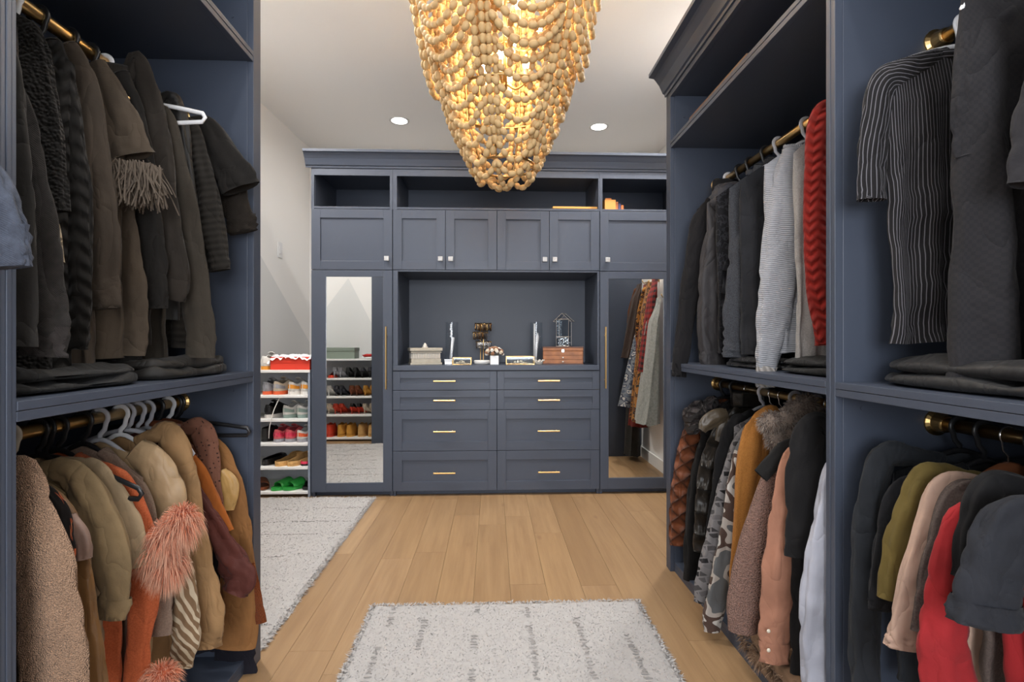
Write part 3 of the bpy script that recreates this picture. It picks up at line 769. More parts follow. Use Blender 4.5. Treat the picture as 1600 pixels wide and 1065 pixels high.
def blades(name, mat, parent, srcs, n, L, wd=.0016, grav=.5, seed=1, seg=2):
    """fur or fringe: thin curved hairs growing out of ellipsoids (centre, radii)"""
    rg = random.Random(seed); vs = []; fs = []; uvs = []
    for i in range(n):
        c, r = srcs[rg.randrange(len(srcs))]
        d = Vector((rg.gauss(0, 1), rg.gauss(0, 1), rg.gauss(0, 1))).normalized()
        p = Vector((c[0]+d.x*r[0], c[1]+d.y*r[1], c[2]+d.z*r[2]))
        l = L*rg.uniform(.6, 1.25); dirn = (d + Vector((rg.gauss(0, .25), rg.gauss(0, .25), rg.gauss(0, .25)-grav*.5))).normalized()
        sd = dirn.cross(Vector((rg.gauss(0, 1), rg.gauss(0, 1), rg.gauss(0, 1)))).normalized()*wd
        m = p+dirn*l*.55; e = p+dirn*l*.9+Vector((0, 0, -grav*l*.45))
        b = len(vs); r_ = rg.random(); uvs += [(r_, 0), (r_, 0), (r_, .5), (r_, .5), (r_, 1)]; vs += [p-sd, p+sd, m-sd*.8, m+sd*.8, e]; fs += [(b, b+1, b+3, b+2), (b+2, b+3, b+4)]
    mb = MB(); mb.add(vs, fs, uvs); o = mb.build(name, mat, parent); o['kind'] = 'stuff'; return o
def blob(mb, c, r, seed, amp=.15, n=18):
    c = Vector(c)
    def fn(u, v):
        a = u*2*math.pi; b = (v-.5)*math.pi
        d = Vector((math.cos(b)*math.cos(a), math.cos(b)*math.sin(a), math.sin(b)))
        q = 1+amp*mnoise.noise(d*2.3+Vector((seed, 0, 0)))
        return c+Vector((d.x*r[0]*q, d.y*r[1]*q, d.z*r[2]*q))
    mb.grid(fn, n, n//2, wrap=True); return mb
def K(r, g, b):
    f = .50 if max(r, g, b) < 82 else .76
    return tuple(c*f for c in lin(r, g, b))
# ================================================================ GARMENTS
BLK = cloth('black', (.013, .0125, .012)); BLK2 = cloth('soft_black', (.020, .018, .016)); 
def sl(path, **k): return dict(path=path, **k)
# ---------------------------------------------------------------- left upper rod (far to near)
garment('shirt', 'dark brown twill shirt with rolled sleeve, last on the left upper rod', 'shirt', 'dark brown twill shirt', 'LU', 1.695, cloth('brown_twill', K(44, 36, 28), 'denim'), 1.12, sleeves=[sl([(345, 225, 30), (360, 290, 42), (374, 335, 44), (380, 362, 44)], dy=-.01, cuff=(.05, None, 1.06))], hang='cream', generic='long')
garment('jacket', 'black short sleeved jacket with wide sleeve at the far end of the left upper rod', 'jacket', 'black short sleeved jacket', 'LU', 1.64, cloth('coal', K(28, 24, 20)), 1.10, sleeves=[sl([(322, 195, 30), (345, 235, 50), (368, 275, 60), (376, 295, 58)], dy=-.01)], collar='shirt', hang='white', generic='short')
garment('cardigan', 'black ribbed knit cardigan with white tag on its front edge', 'cardigan', 'black ribbed cardigan', 'LU', 1.585, cloth('rib_black', K(44, 39, 33), 'ribh'), 1.08, sleeves=[sl([(300, 200, 22), (318, 270, 34), (330, 340, 38), (340, 400, 36), (344, 422, 34)], dy=-.01)], generic='long')
t = garment('vest', 'black sleeveless vest with a stand-up collar', 'vest', 'black stand collar vest', 'LU', 1.53, cloth('vest_black', K(28, 25, 22), 'satin', rough=.55), 1.16, sleeves=[sl([(268, 160, 36), (282, 230, 34), (290, 300, 30), (296, 360, 26)], name='front_panel')], collar='stand', hang='black')
garment('dress', 'long plain charcoal dress panel reaching down to the left shelf', 'dress', 'long charcoal dress', 'LU', 1.475, cloth('charcoal_long', tuple(c*1.25 for c in K(62, 55, 46))), 1.035, sleeves=[sl([(262, 190, 26), (285, 300, 36), (302, 420, 46), (312, 510, 46), (312, 558, 46)], name='front_panel', flat=.3)], hang='black')
garment('hoodie', 'dark zip hoodie with drooping scarf hem beside the fringed sleeve', 'hoodie', 'dark zip hoodie', 'LU', 1.415, cloth('hood_black', K(50, 43, 36)), 1.09, sleeves=[sl([(215, 92, 26), (232, 150, 42), (248, 250, 46), (262, 370, 50), (272, 440, 48), (268, 468, 40)], flat=.35)], collar='stand', hang='white', generic='long')
t = garment('blouse', 'black blouse with a row of gold buttons on the shoulder', 'blouse', 'gold buttoned blouse', 'LU', 1.365, cloth('blouse_black', K(30, 26, 22)), 1.05, sleeves=[sl([(190, 115, 26), (212, 190, 32), (226, 300, 40), (236, 410, 46), (240, 482, 40)], flat=.35, cuff=(.05, None, 1.05))], hang='black')
for (px, py) in ((192, 143), (199, 153), (203, 170), (208, 186)):
    p = onY(px, py, 1.318); m = MB(); blob(m, p, (.007, .004, .006), px, .05, 10); m.build('button', M_GOLD, t, smooth=True)
t = garment('top', 'grey-brown short sleeved top with feather fringe on the cuff', 'top', 'feather fringed top', 'LU', 1.30, cloth('taupe_black', tuple(c*1.5 for c in K(74, 63, 51))), 1.06, sleeves=[sl([(152, 98, 26), (172, 150, 48), (192, 200, 62), (204, 246, 72)], flat=.35), sl([(180, 260, 30), (196, 370, 42), (206, 480, 48), (205, 555, 42)], dy=.015, name='front_panel', flat=.3)], hang='black')
fr = []; 
for i in range(9):
    p = onY(178+i*7.6, 256+i*.6, 1.285); fr.append(((p.x, p.y, p.z), (.006, .014, .006)))
m = MB(); rg = random.Random(4); vs = []; fs = []
for i in range(520):
    c = fr[rg.randrange(9)][0]; p = Vector((c[0]+rg.gauss(0, .006), c[1]+rg.gauss(0, .014), c[2]+.006)); l = rg.uniform(.05, .115)
    q = [p]; dx, dy = rg.gauss(0, .25), rg.gauss(-.05, .2)
    for s in range(3): q.append(q[-1]+Vector((dx*l/3+rg.gauss(0, .004), dy*l/3+rg.gauss(0, .004), -l/3)))
    b = len(vs); wv = Vector((.0013, .0005, 0))
    for s in q: vs += [s-wv, s+wv]
    for s in range(3): fs.append((b+2*s, b+2*s+1, b+2*s+3, b+2*s+2))
m.add(vs, fs); o = m.build('feather_fringe', cloth('fringe', K(92, 80, 68), rough=.7), t); o['kind'] = 'stuff'
garment('sweatshirt', 'dark taupe sweatshirt with bunched long sleeve on the left upper rod', 'sweatshirt', 'dark taupe sweatshirt', 'LU', 1.215, cloth('taupe_sweat', tuple(c*1.4 for c in K(66, 56, 46))), 1.03, ws=.15, sleeves=[sl([(108, 72, 30), (132, 130, 44), (146, 230, 50), (156, 320, 56), (158, 380, 60), (162, 440, 52), (166, 482, 44)], flat=.36, wr=.16, cuff=(.05, None, 1.04))], hang='black', generic='long')
garment('sweater', 'black cable knit sweater between the taupe sweatshirt and fuzzy jacket', 'sweater', 'black cable knit sweater', 'LU', 1.15, cloth('cable_black', K(30, 26, 22), 'cable'), 1.03, sleeves=[sl([(82, 66, 26), (104, 150, 36), (118, 280, 42), (124, 400, 44), (122, 500, 40), (120, 545, 36)], flat=.35)], hang='white', generic='long')
t = garment('fleece_jacket', 'fuzzy black fleece jacket with a cream zigzag strip', 'jacket', 'fuzzy black fleece', 'LU', 1.09, cloth('fleece_black', K(28, 24, 20), 'sherpa', sc_=.6), 1.04, sleeves=[sl([(55, 62, 30), (72, 150, 36), (82, 240, 38), (88, 330, 38)], flat=.4), sl([(74, 318, 14), (84, 360, 18), (92, 410, 16)], dy=-.03, name='zigzag_band', mat=cloth('zigzag', K(26, 22, 20), 'aztec', K(170, 155, 130), sc_=2.2))], hang='grey', generic='long')
garment('jacket', 'dark grey denim jacket with wide cuff, nearest on the left upper rod', 'jacket', 'dark denim jacket', 'LU', 1.015, cloth('denim_black', K(48, 44, 42), 'denim', K(66, 61, 58)), 1.04, sleeves=[sl([(30, 190, 50), (44, 280, 62), (58, 380, 74), (68, 470, 76), (68, 520, 74), (66, 556, 70)], flat=.36, cuff=(.055, cloth('denim_cuff', K(74, 68, 66), 'denim'), 1.05))], hang='grey', generic='long')
garment('sweater', 'plain black sweater hanging against the left front post', 'sweater', 'plain black sweater', 'LU', .955, BLK2, 1.02, sleeves=[sl([(8, 90, 40), (18, 250, 60), (25, 420, 70), (22, 540, 70)], flat=.35)], hang='cream', generic='long')
# a sleeve of the bay nearest to the viewer
garment('shirt', 'pale blue denim shirt poking in at the left picture edge', 'shirt', 'pale blue denim shirt', 'LU', .775, cloth('denim_pale', tuple(c*.55 for c in K(92, 99, 116)), 'denim', tuple(c*.6 for c in K(106, 114, 132))), 1.2, sleeves=[sl([(-80, 190, 60), (-30, 270, 70), (0, 350, 78), (8, 418, 76)], dy=0, flat=.4, cuff=(.05, None, 1.05))], hang='white', generic='long')
# ---------------------------------------------------------------- left lower rod (far to near)
t = garment('dress', 'camel dress with dotted yoke and yellow satin sleeve by the end panel', 'dress', 'camel dress', 'LL', 1.685, cloth('camel', K(150, 104, 60)), .22, sleeves=[sl([(338, 700, 28), (352, 735, 40), (366, 790, 42), (372, 850, 46), (372, 930, 60), (366, 1010, 66)], name='front_panel', flat=.3), sl([(344, 735, 22), (356, 760, 32), (354, 795, 24)], dy=-.03, flat=.3, name='satin_sleeve', mat=cloth('yellow_satin', K(190, 150, 88), 'satin', rough=.45)), sl([(392, 880, 12), (401, 930, 15), (408, 972, 17)], dy=.0, name='lace_ribbon', mat=cloth('rust_lace', K(150, 74, 26), 'boucle'), minb=.004)], hang='white')
garment('jacket', 'brown leather jacket with perforated collar on the left lower rod', 'jacket', 'brown leather jacket', 'LL', 1.63, cloth('brown_leather', K(112, 60, 34), 'leather', rough=.4), .33, sleeves=[sl([(312, 668, 34), (324, 700, 34), (330, 745, 30), (334, 790, 26)], flat=.5, mat=cloth('brown_dots', K(126, 84, 66), 'dots')), ], collar='shirt', hang='black')
garment('t_shirt', 'rust orange short sleeved tee on the left lower rod', 't-shirt', 'rust orange tee', 'LL', 1.585, cloth('rust', K(176, 98, 38)), .30, sleeves=[sl([(312, 735, 22), (326, 775, 32), (338, 808, 38), (346, 832, 38)], dy=-.005, flat=.4)], hang='grey', generic='short')
garment('blouse', 'dark maroon satin blouse with crumpled sleeve beneath the rust tee', 'blouse', 'maroon satin blouse', 'LL', 1.545, cloth('maroon', K(92, 46, 38), 'plain', rough=.7), .26, sleeves=[sl([(318, 790, 24), (344, 838, 36), (366, 876, 46), (376, 900, 48), (366, 925, 40)], dy=.01, flat=.35, wr=.3)], hang='grey')
t = garment('robe', 'long tan robe with draped wide sleeve on the left lower rod', 'robe', 'long tan robe', 'LL', 1.475, cloth('tan', K(164, 128, 88)), .20, ws=.21, sleeves=[sl([(262, 676, 40), (280, 720, 48), (292, 800, 46), (304, 890, 56), (318, 960, 66), (322, 1010, 44)], flat=.38, wr=.2, cuff=(.02, None, 1.03))], hang='white', generic='long', folds=1.2)
t = garment('blouse', 'beige silk blouse with balloon shoulder and zigzag striped sleeve', 'blouse', 'beige silk blouse', 'LL', 1.40, cloth('beige_silk', K(182, 152, 114), 'satin', rough=.5), .18, sleeves=[sl([(212, 702, 44), (240, 726, 60), (258, 770, 60), (268, 830, 44), (278, 900, 40)], flat=.5, wr=.16), sl([(284, 880, 34), (290, 940, 44), (290, 990, 44), (284, 1040, 34)], dy=-.015, name='striped_sleeve', mat=cloth('zig_stripe', K(132, 104, 76), 'stripe', K(206, 188, 160)), wr=.2)], hang='grey', generic='long')
garment('sweater', 'mauve grey knit sweater behind the coral cardigan', 'sweater', 'mauve grey sweater', 'LL', 1.345, cloth('mauve_knit', K(142, 120, 104), 'heather'), .24, sleeves=[sl([(190, 738, 30), (216, 775, 42), (232, 840, 40), (248, 920, 40), (252, 990, 36)], flat=.4, cuff=(.05, None, .95))], hang='black', generic='long')
CORAL = cloth('coral', K(190, 92, 50), 'heather', K(206, 106, 64))
t = garment('cardigan', 'coral cardigan with a fluffy fur collar on the left lower rod', 'cardigan', 'coral cardigan', 'LL', 1.27, CORAL, .10, ws=.20, sleeves=[sl([(184, 752, 40), (204, 800, 56), (220, 870, 58), (222, 940, 46), (214, 1010, 38), (212, 1090, 40)], flat=.4, dy=-.01)], hang='black', generic='long')
c1 = onY(262, 838, 1.235); c2 = onY(245, 862, 1.24); c3 = onY(284, 815, 1.235); c4 = onY(262, 880, 1.24); c5 = onY(252, 1058, 1.25)
FUR = cloth('coral_fur', K(190, 96, 62), rough=.8)
FURH = furmat('coral', K(206, 104, 66), K(236, 190, 160))
m = MB()
for i, c in enumerate((c1, c2, c3, c4)): blob(m, c, (.022, .018, .030), i)
o = m.build('fur_collar', FUR, t, smooth=True); m = MB(); blob(m, c5, (.026, .022, .026), 4); m.build('fur_cuff', FUR, t, smooth=True)
S_ = [((c.x, c.y, c.z), (.022, .018, .030)) for c in (c1, c2, c3, c4)]
blades('fur_hair', FURH, o, S_, 6500, .036, .0007, 1.2, 5); blades('fur_hair', FURH, o, [((c5.x, c5.y, c5.z), (.022, .02, .022))], 1300, .032, .0007, .8, 6)
garment('t_shirt', 'light taupe tee with folded sleeve hem beside the coral cardigan', 't-shirt', 'light taupe tee', 'LL', 1.215, cloth('lt_taupe', K(158, 136, 106)), .22, sleeves=[sl([(148, 738, 40), (172, 780, 54), (194, 830, 56), (208, 886, 42)], flat=.4, cuff=(.03, None, 1.04))], hang='black', generic='short')
garment('trench_coat', 'olive taupe coat with raglan sleeve on the left lower rod', 'coat', 'olive taupe coat', 'LL', 1.145, cloth('olive_taupe', K(136, 114, 82)), .12, ws=.21, sleeves=[sl([(110, 738, 46), (142, 780, 58), (166, 840, 64), (180, 905, 58), (176, 965, 42)], flat=.42, wr=.22, cuff=(.04, None, 1.05))], hang='cream', generic='long')
garment('dress', 'shiny bronze pleated dress between the boucle coat and taupe coat', 'dress', 'bronze pleated dress', 'LL', 1.085, cloth('bronze', K(128, 92, 54), 'satin', rough=.38), .10, sleeves=[sl([(92, 790, 36), (118, 860, 42), (130, 950, 42), (140, 1040, 46), (146, 1110, 50)], name='front_panel', flat=.4, wr=.2), sl([(108, 805, 20), (126, 840, 30), (130, 872, 26)], dy=-.015, flat=.3, name='cap_sleeve', mat=cloth('mauve_cap', K(150, 122, 108), 'satin', rough=.5))], hang='cream')
garment('blouse', 'black floral blouse with orange flowers behind the boucle coat', 'blouse', 'black floral blouse', 'LL', 1.045, cloth('floral_black', K(26, 20, 18), 'floral', K(176, 84, 48), sc_=1.2), .25, sleeves=[sl([(66, 772, 30), (86, 800, 40), (98, 850, 36), (100, 890, 26)], flat=.4)], hang='wire')
garment('coat', 'pale pink boucle coat, nearest on the left lower rod', 'coat', 'pale pink boucle coat', 'LL', .985, cloth('pink_boucle', K(186, 150, 122), 'boucle'), .10, ws=.22, T=.03, sleeves=[sl([(36, 735, 50), (50, 790, 66), (66, 870, 92), (80, 950, 100), (84, 1030, 96), (84, 1110, 100)], flat=.36, dy=-.01)], hang='wire', generic='long')
garment('skirt', 'dark navy sequined skirt low down by the end panel on the left', 'skirt', 'navy sequined skirt', 'LL', 1.735, cloth('navy_dark', K(34, 32, 44), 'heather'), .08, ws=.19, hang='black', sleeves=[sl([(352, 960, 40), (366, 1020, 60), (370, 1070, 66)], name='front_panel', flat=.25)])
# ---------------------------------------------------------------- right far upper rod (far to near)
garment('jacket', 'black bomber jacket at the far end, sleeve hanging over the shelf', 'jacket', 'black bomber jacket', 'RU', 2.30, cloth('bomber', K(40, 38, 40)), 1.03, sleeves=[sl([(1116, 318, 30), (1098, 350, 36), (1084, 420, 34), (1072, 500, 30), (1064, 560, 26), (1061, 588, 22)], dy=-.01, cuff=(.05, cloth('bomber_rib', K(28, 26, 28), 'rib'), 1.0))], collar='stand', hang='white', generic='long')
t = garment('rain_jacket', 'dark grey hooded rain jacket with snap cuff on the right upper rod', 'jacket', 'grey rain jacket', 'RU', 2.19, cloth('rain_grey', K(70, 66, 68), 'satin', rough=.6), 1.05, sleeves=[sl([(1146, 330, 34), (1124, 370, 42), (1114, 430, 42), (1108, 500, 40), (1112, 545, 40), (1115, 572, 38)], cuff=(.06, None, 1.05))], hang='black', generic='long')
p = onY(1142, 305, 2.16); m = MB(); blob(m, p, (.085, .055, .055), 3, .3, 22); blob(m, p+Vector((-.05, -.01, -.03)), (.04, .04, .035), 8, .3, 14); m.build('hood', cloth('rain_hood', K(72, 72, 80), 'satin', rough=.6), t, smooth=True)
garment('puffer_jacket', 'black printed puffer jacket between the rain jacket and charcoal sweatshirt', 'jacket', 'printed puffer jacket', 'RU', 2.10, cloth('puff_print', K(34, 33, 37), 'camo', K(30, 29, 33), K(60, 60, 66), sc_=3.5), 1.05, sleeves=[sl([(1172, 290, 30), (1158, 340, 40), (1146, 420, 40), (1138, 480, 30)], flat=.5, mat=cloth('puff_dark', K(40, 40, 46), 'puffer', rough=.5))], hang='black', generic='long')
garment('sweatshirt', 'charcoal heathered sweatshirt with wide sleeve on the right upper rod', 'sweatshirt', 'charcoal sweatshirt', 'RU', 1.98, cloth('char_sweat', K(66, 68, 74), 'heather', K(84, 86, 92)), 1.04, ws=.22, sleeves=[sl([(1196, 262, 40), (1180, 320, 54), (1168, 400, 58), (1160, 480, 56), (1157, 530, 52), (1156, 558, 50)], dy=-.01, cuff=(.05, None, 1.03))], collar='crew', hang='black', generic='long')
garment('sweatshirt', 'dark grey thin sweatshirt tucked behind the pale grey sweater', 'sweatshirt', 'thin dark sweatshirt', 'RU', 1.89, cloth('thin_dark', K(52, 53, 58)), 1.05, sleeves=[sl([(1212, 250, 34), (1200, 330, 40), (1192, 430, 40), (1190, 530, 36)])], hang='grey', generic='long')
garment('sweater', 'pale grey textured sweater with long sleeve hanging over the shelf edge', 'sweater', 'pale grey sweater', 'RU', 1.72, cloth('pale_knit', K(176, 178, 184), 'ribh', sc_=3.0), 1.06, ws=.22, T=.03, sleeves=[sl([(1244, 236, 46), (1234, 300, 60), (1224, 390, 68), (1214, 470, 60), (1203, 540, 42), (1198, 585, 32), (1198, 604, 30)], dy=-.02, flat=.5, cuff=(.06, cloth('pale_cuff', K(188, 182, 176), 'rib'), 1.0))], collar='crew', hang='grey', generic='long')
garment('cardigan', 'cream and grey cardigan hem peeping below the red sweater', 'cardigan', 'cream grey cardigan', 'RU', 1.60, cloth('cream_grey', K(168, 164, 160), 'heather'), 1.03, ws=.12, sleeves=[sl([(1262, 300, 26), (1262, 420, 30), (1260, 520, 28), (1264, 568, 26)], dy=0)], hang='grey')
garment('sweater', 'bright red cable knit sweater next to the right divider post', 'sweater', 'red cable sweater', 'RU', 1.445, cloth('red_cable', K(150, 34, 24), 'cable', sc_=1.3), 1.09, ws=.20, T=.032, drop=.05, zoff=.03, sleeves=[sl([(1288, 182, 44), (1280, 260, 46), (1280, 360, 48), (1284, 450, 46), (1292, 535, 34)], dy=-.01, flat=.6, wr=.06)], collar='stand', hang='black', generic='long')
# ---------------------------------------------------------------- right far lower rod (far to near)
garment('puffer_vest', 'rust brown quilted vest at the far end of the right lower rod', 'vest', 'rust quilted vest', 'RL', 2.345, cloth('rust_quilt', K(118, 66, 40), 'quilt'), .22, sleeves=[sl([(1080, 682, 30), (1071, 730, 34), (1064, 790, 34), (1061, 850, 32)], name='front_panel', flat=.5)], hang='black')
t = garment('parka', 'black parka with grey quilted hood on the right lower rod', 'coat', 'black parka', 'RL', 2.245, cloth('parka_black', K(28, 26, 26)), .14, sleeves=[sl([(1108, 690, 34), (1094, 760, 36), (1086, 840, 34), (1082, 905, 30)], flat=.5)], hang='black', generic='long')
p = onY(1095, 640, 2.215); m = MB()
for rr, tz, tr in ((.062, 0, .030), (.050, -.045, .036)):
    m.sweep([p+Vector((rr*math.cos(a), rr*.75*math.sin(a), tz+.45*rr*math.cos(a)+.008*math.sin(a*5))) for a in [2*math.pi*i/28 for i in range(28)]], (tr*.62, tr), 12, up=(0, 0, 1), closed=True)
m.build('hood', cloth('hood_quilt', K(70, 62, 62), 'quilt', sc_=2.5), t, smooth=True)
t = garment('puffer_jacket', 'dark brown leather puffer jacket on the right lower rod', 'jacket', 'leather puffer jacket', 'RL', 2.12, cloth('leather_puff', K(46, 40, 34), 'puffer', rough=.33), .16, sleeves=[sl([(1128, 682, 38), (1114, 720, 40), (1104, 770, 36), (1101, 820, 36), (1100, 860, 32)], flat=.6, dy=-.01)], collar='stand', hang='wire', generic='long')
for pth in ([(1136, 648, 22), (1120, 652, 26), (1104, 662, 24), (1097, 672, 14)], [(1140, 652, 18), (1132, 672, 24), (1124, 690, 16)]):
    pts, hw = px_path(pth, 2.06); tube_part('lapel', cloth('lapel_leather', K(84, 72, 56), 'leather', rough=.4), t, pts, hw, .45, 3)
garment('coat', 'black wool coat with smooth sloping shoulder on the right lower rod', 'coat', 'black wool coat', 'RL', 2.0, cloth('wool_black', K(26, 25, 27)), .16, ws=.21, sleeves=[sl([(1156, 665, 40), (1138, 706, 36), (1124, 770, 26), (1112, 840, 22)], dy=-.01)], hang='grey', generic='long')
garment('sweater', 'grey and black geometric patterned cardigan on the right lower rod', 'cardigan', 'geometric patterned cardigan', 'RL', 1.93, cloth('aztec_grey', K(38, 36, 38), 'aztec', K(128, 124, 124)), .10, sleeves=[sl([(1156, 690, 22), (1140, 740, 26), (1126, 800, 28), (1112, 860, 30), (1102, 905, 30), (1098, 940, 26)], dy=-.01, flat=.5)], hang='wire', generic='long')
garment('jacket', 'grey and white camouflage floral jacket on the right lower rod', 'jacket', 'camouflage floral jacket', 'RL', 1.865, cloth('camo', K(104, 106, 108), 'camo', K(186, 178, 170), K(84, 66, 58), sc_=1.2), .08, sleeves=[sl([(1170, 686, 28), (1156, 730, 30), (1146, 790, 34), (1138, 850, 36), (1126, 910, 38), (1114, 960, 34), (1112, 985, 26)], dy=-.01, flat=.5)], hang='wire', generic='long')
garment('coat', 'mustard camel wool coat on the right lower rod', 'coat', 'mustard wool coat', 'RL', 1.785, cloth('mustard', K(176, 114, 50), 'heather', K(186, 126, 60)), .16, ws=.21, drop=.06, sleeves=[sl([(1204, 650, 36), (1184, 680, 44), (1172, 740, 44), (1162, 820, 36), (1156, 890, 30), (1154, 955, 24)], dy=-.015, flat=.5)], hang='grey', generic='long')
t = garment('fur_vest', 'grey brown furry vest with fleece shoulder near the divider post', 'vest', 'furry vest', 'RL', 1.665, cloth('fur_base', K(122, 108, 100), 'sherpa', sc_=.5), .45, ws=.19, T=.035, drop=.06, zoff=.035, hang='grey')
FV = cloth('fur_grey', K(150, 132, 118), rough=.85, sheen=.4)
S_ = []
for (px, py) in ((1205, 660), (1215, 685), (1230, 655), (1245, 640), (1260, 632), (1235, 680), (1270, 650)):
    p = onY(px, py, 1.62); S_.append(((p.x, p.y, p.z), (.032, .022, .03)))
m = MB()
for i, (c, r) in enumerate(S_): blob(m, c, r, i)
o = m.build('fur_shoulder', FV, t, smooth=True); blades('fur_hair', furmat('grey', K(110, 92, 82), K(186, 172, 158)), o, S_, 5200, .020, .0011, .5, 8)
garment('coat', 'mauve sherpa teddy coat with thick round sleeve on the right lower rod', 'coat', 'mauve teddy coat', 'RL', 1.60, cloth('mauve_sherpa', K(148, 116, 104), 'sherpa'), .12, ws=.19, drop=.09, zoff=.07, sleeves=[sl([(1232, 705, 36), (1214, 745, 46), (1194, 810, 54), (1176, 880, 58), (1164, 945, 58), (1160, 985, 46)], dy=-.02, flat=.55, wr=.05)], hang='wire', generic='long')
garment('t_shirt', 'black tee with short sleeve over the teddy coat shoulder', 't-shirt', 'black tee', 'RL', 1.545, BLK, .40, ws=.18, drop=.09, zoff=.07, sleeves=[sl([(1226, 698, 22), (1208, 720, 28), (1188, 742, 26)], dy=0, flat=.4)], hang='black')
t = garment('shirt', 'dusty pink button-up shirt with buttoned cuff on the right lower rod', 'shirt', 'dusty pink shirt', 'RL', 1.50, cloth('dusty_pink', K(178, 126, 102)), .18, ws=.18, drop=.09, zoff=.07, sleeves=[sl([(1240, 712, 30), (1230, 770, 42), (1222, 850, 52), (1216, 930, 54), (1212, 990, 48), (1210, 1032, 42)], dy=-.02, flat=.5, cuff=(.06, None, 1.04))], hang='black', generic='long')
for py in (985, 1015):
    p = onY(1201, py, 1.452); m = MB(); blob(m, p, (.006, .003, .006), py, .03, 10); m.build('button', M_CREAMPL, t, smooth=True)
garment('coat', 'long black wool overcoat beside the right divider post', 'coat', 'long black overcoat', 'RL', 1.415, cloth('overcoat', (.010, .0095, .010), 'plain', rough=.95), .06, ws=.17, wh=.20, T=.03, drop=.045, zoff=.05, sleeves=[sl([(1272, 668, 50), (1262, 720, 62), (1258, 800, 60), (1255, 868, 58)], dy=0, flat=.4), sl([(1272, 760, 50), (1268, 860, 60), (1266, 960, 58), (1262, 1060, 56), (1260, 1100, 56)], dy=.03, name='front_panel', flat=.4)], hang='grey', generic='long')
garment('shirt', 'white cotton shirt with crumpled sleeve against the right divider post', 'shirt', 'white cotton shirt', 'RL', 1.325, cloth('white_cotton', K(186, 188, 200)), .12, ws=.19, drop=.10, zoff=.09, sleeves=[sl([(1310, 730, 40), (1300, 790, 52), (1288, 870, 60), (1276, 960, 50), (1280, 1030, 56), (1284, 1090, 60)], dy=-.01, flat=.5, wr=.18)], hang='grey', generic='long')
# ---------------------------------------------------------------- right near upper rod
garment('t_shirt', 'dark pinstriped oversized tee on the right near upper rod', 't-shirt', 'pinstriped tee', 'NU', 1.165, cloth('pin', K(38, 36, 38), 'pinstripe', K(120, 118, 124), sc_=1.7), 1.098, ws=.205, wh=.195, T=.03, drop=.06, zoff=.045, rz=R(4), sleeves=[sl([(1382, 128, 44), (1368, 190, 46), (1362, 250, 48), (1362, 312, 48)], dy=-.02, flat=.5)], collar='crew', hang='white', folds=1.1, generic='short')
garment('t_shirt', 'charcoal textured tee nearest on the right near upper rod', 't-shirt', 'charcoal textured tee', 'NU', .985, cloth('tex_char', K(48, 47, 51), 'check', K(54, 52, 55), sc_=2.2), 1.0, ws=.20, wh=.20, T=.04, drop=.05, zoff=.03, rz=R(6), sleeves=[sl([(1536, 70, 56), (1522, 130, 58), (1520, 190, 62), (1528, 240, 66)], dy=-.02, flat=.55, wr=.2)], collar='crew', hang='white', folds=1.5, generic='short')
garment('sweatshirt', 'dark sleeve of a sweatshirt at the right picture edge', 'sweatshirt', 'dark edge sweatshirt', 'NU', .86, cloth('edge_dark', K(54, 52, 55)), 1.02, ws=.18, rz=R(4), sleeves=[sl([(1640, 90, 50), (1622, 170, 66), (1612, 240, 70), (1606, 290, 66)], dy=-.01, flat=.5)], hang='black', generic='short')
# ---------------------------------------------------------------- right near lower rod
garment('shirt', 'dark slate long sleeved shirt, first from the right divider post', 'shirt', 'dark slate shirt', 'NL', 1.175, cloth('slate', K(50, 54, 60)), .30, ws=.205, T=.026, drop=.06, zoff=.05, sleeves=[sl([(1382, 712, 44), (1362, 770, 44), (1352, 850, 42), (1350, 940, 48), (1352, 1030, 50), (1354, 1090, 50)], dy=-.02, flat=.5)], hang='black', generic='long')
garment('shirt', 'black shirt with folded short sleeve before the olive one', 'shirt', 'black shirt', 'NL', 1.115, cloth('blackshirt', K(34, 35, 40)), .30, ws=.195, drop=.08, zoff=.06, sleeves=[sl([(1408, 770, 44), (1390, 830, 44), (1378, 900, 40), (1376, 950, 40)], dy=-.01, flat=.5, cuff=(.02, None, 1.05))], hang='black', generic='short')
garment('shirt', 'olive green short sleeved shirt on a wooden hanger', 'shirt', 'olive green shirt', 'NL', 1.06, cloth('olive', K(108, 92, 46)), .33, ws=.20, drop=.08, zoff=.07, sleeves=[sl([(1448, 748, 50), (1424, 800, 52), (1406, 860, 52), (1394, 935, 46)], dy=-.02, flat=.5)], hang='wood', generic='short')
garment('t_shirt', 'cream tee with pink tint and double stitched sleeve hem', 't-shirt', 'cream tee', 'NL', 1.005, cloth('cream', K(190, 160, 142)), .30, ws=.195, drop=.075, zoff=.07, sleeves=[sl([(1478, 762, 48), (1452, 820, 46), (1430, 900, 50), (1416, 980, 58), (1412, 1010, 60)], dy=-.02, flat=.45, cuff=(.02, None, 1.03))], hang='black', generic='short')
garment('t_shirt', 'heathered brown grey tee behind the red sweatshirt', 't-shirt', 'brown grey tee', 'NL', .965, cloth('brown_heather', K(88, 76, 72), 'heather', K(108, 96, 90)), .32, ws=.185, drop=.07, zoff=.07, sleeves=[sl([(1500, 775, 50), (1470, 850, 44), (1450, 930, 44), (1444, 985, 44)], dy=0, flat=.4)], hang='black', generic='short')
garment('sweatshirt', 'bright red sweatshirt on the right near lower rod', 'sweatshirt', 'bright red sweatshirt', 'NL', .915, cloth('red', K(158, 36, 40)), .30, ws=.19, drop=.085, zoff=.08, sleeves=[sl([(1502, 806, 40), (1486, 870, 56), (1476, 940, 68), (1472, 1000, 78), (1482, 1060, 86), (1490, 1110, 86)], dy=-.03, flat=.5)], hang='black', generic='long')
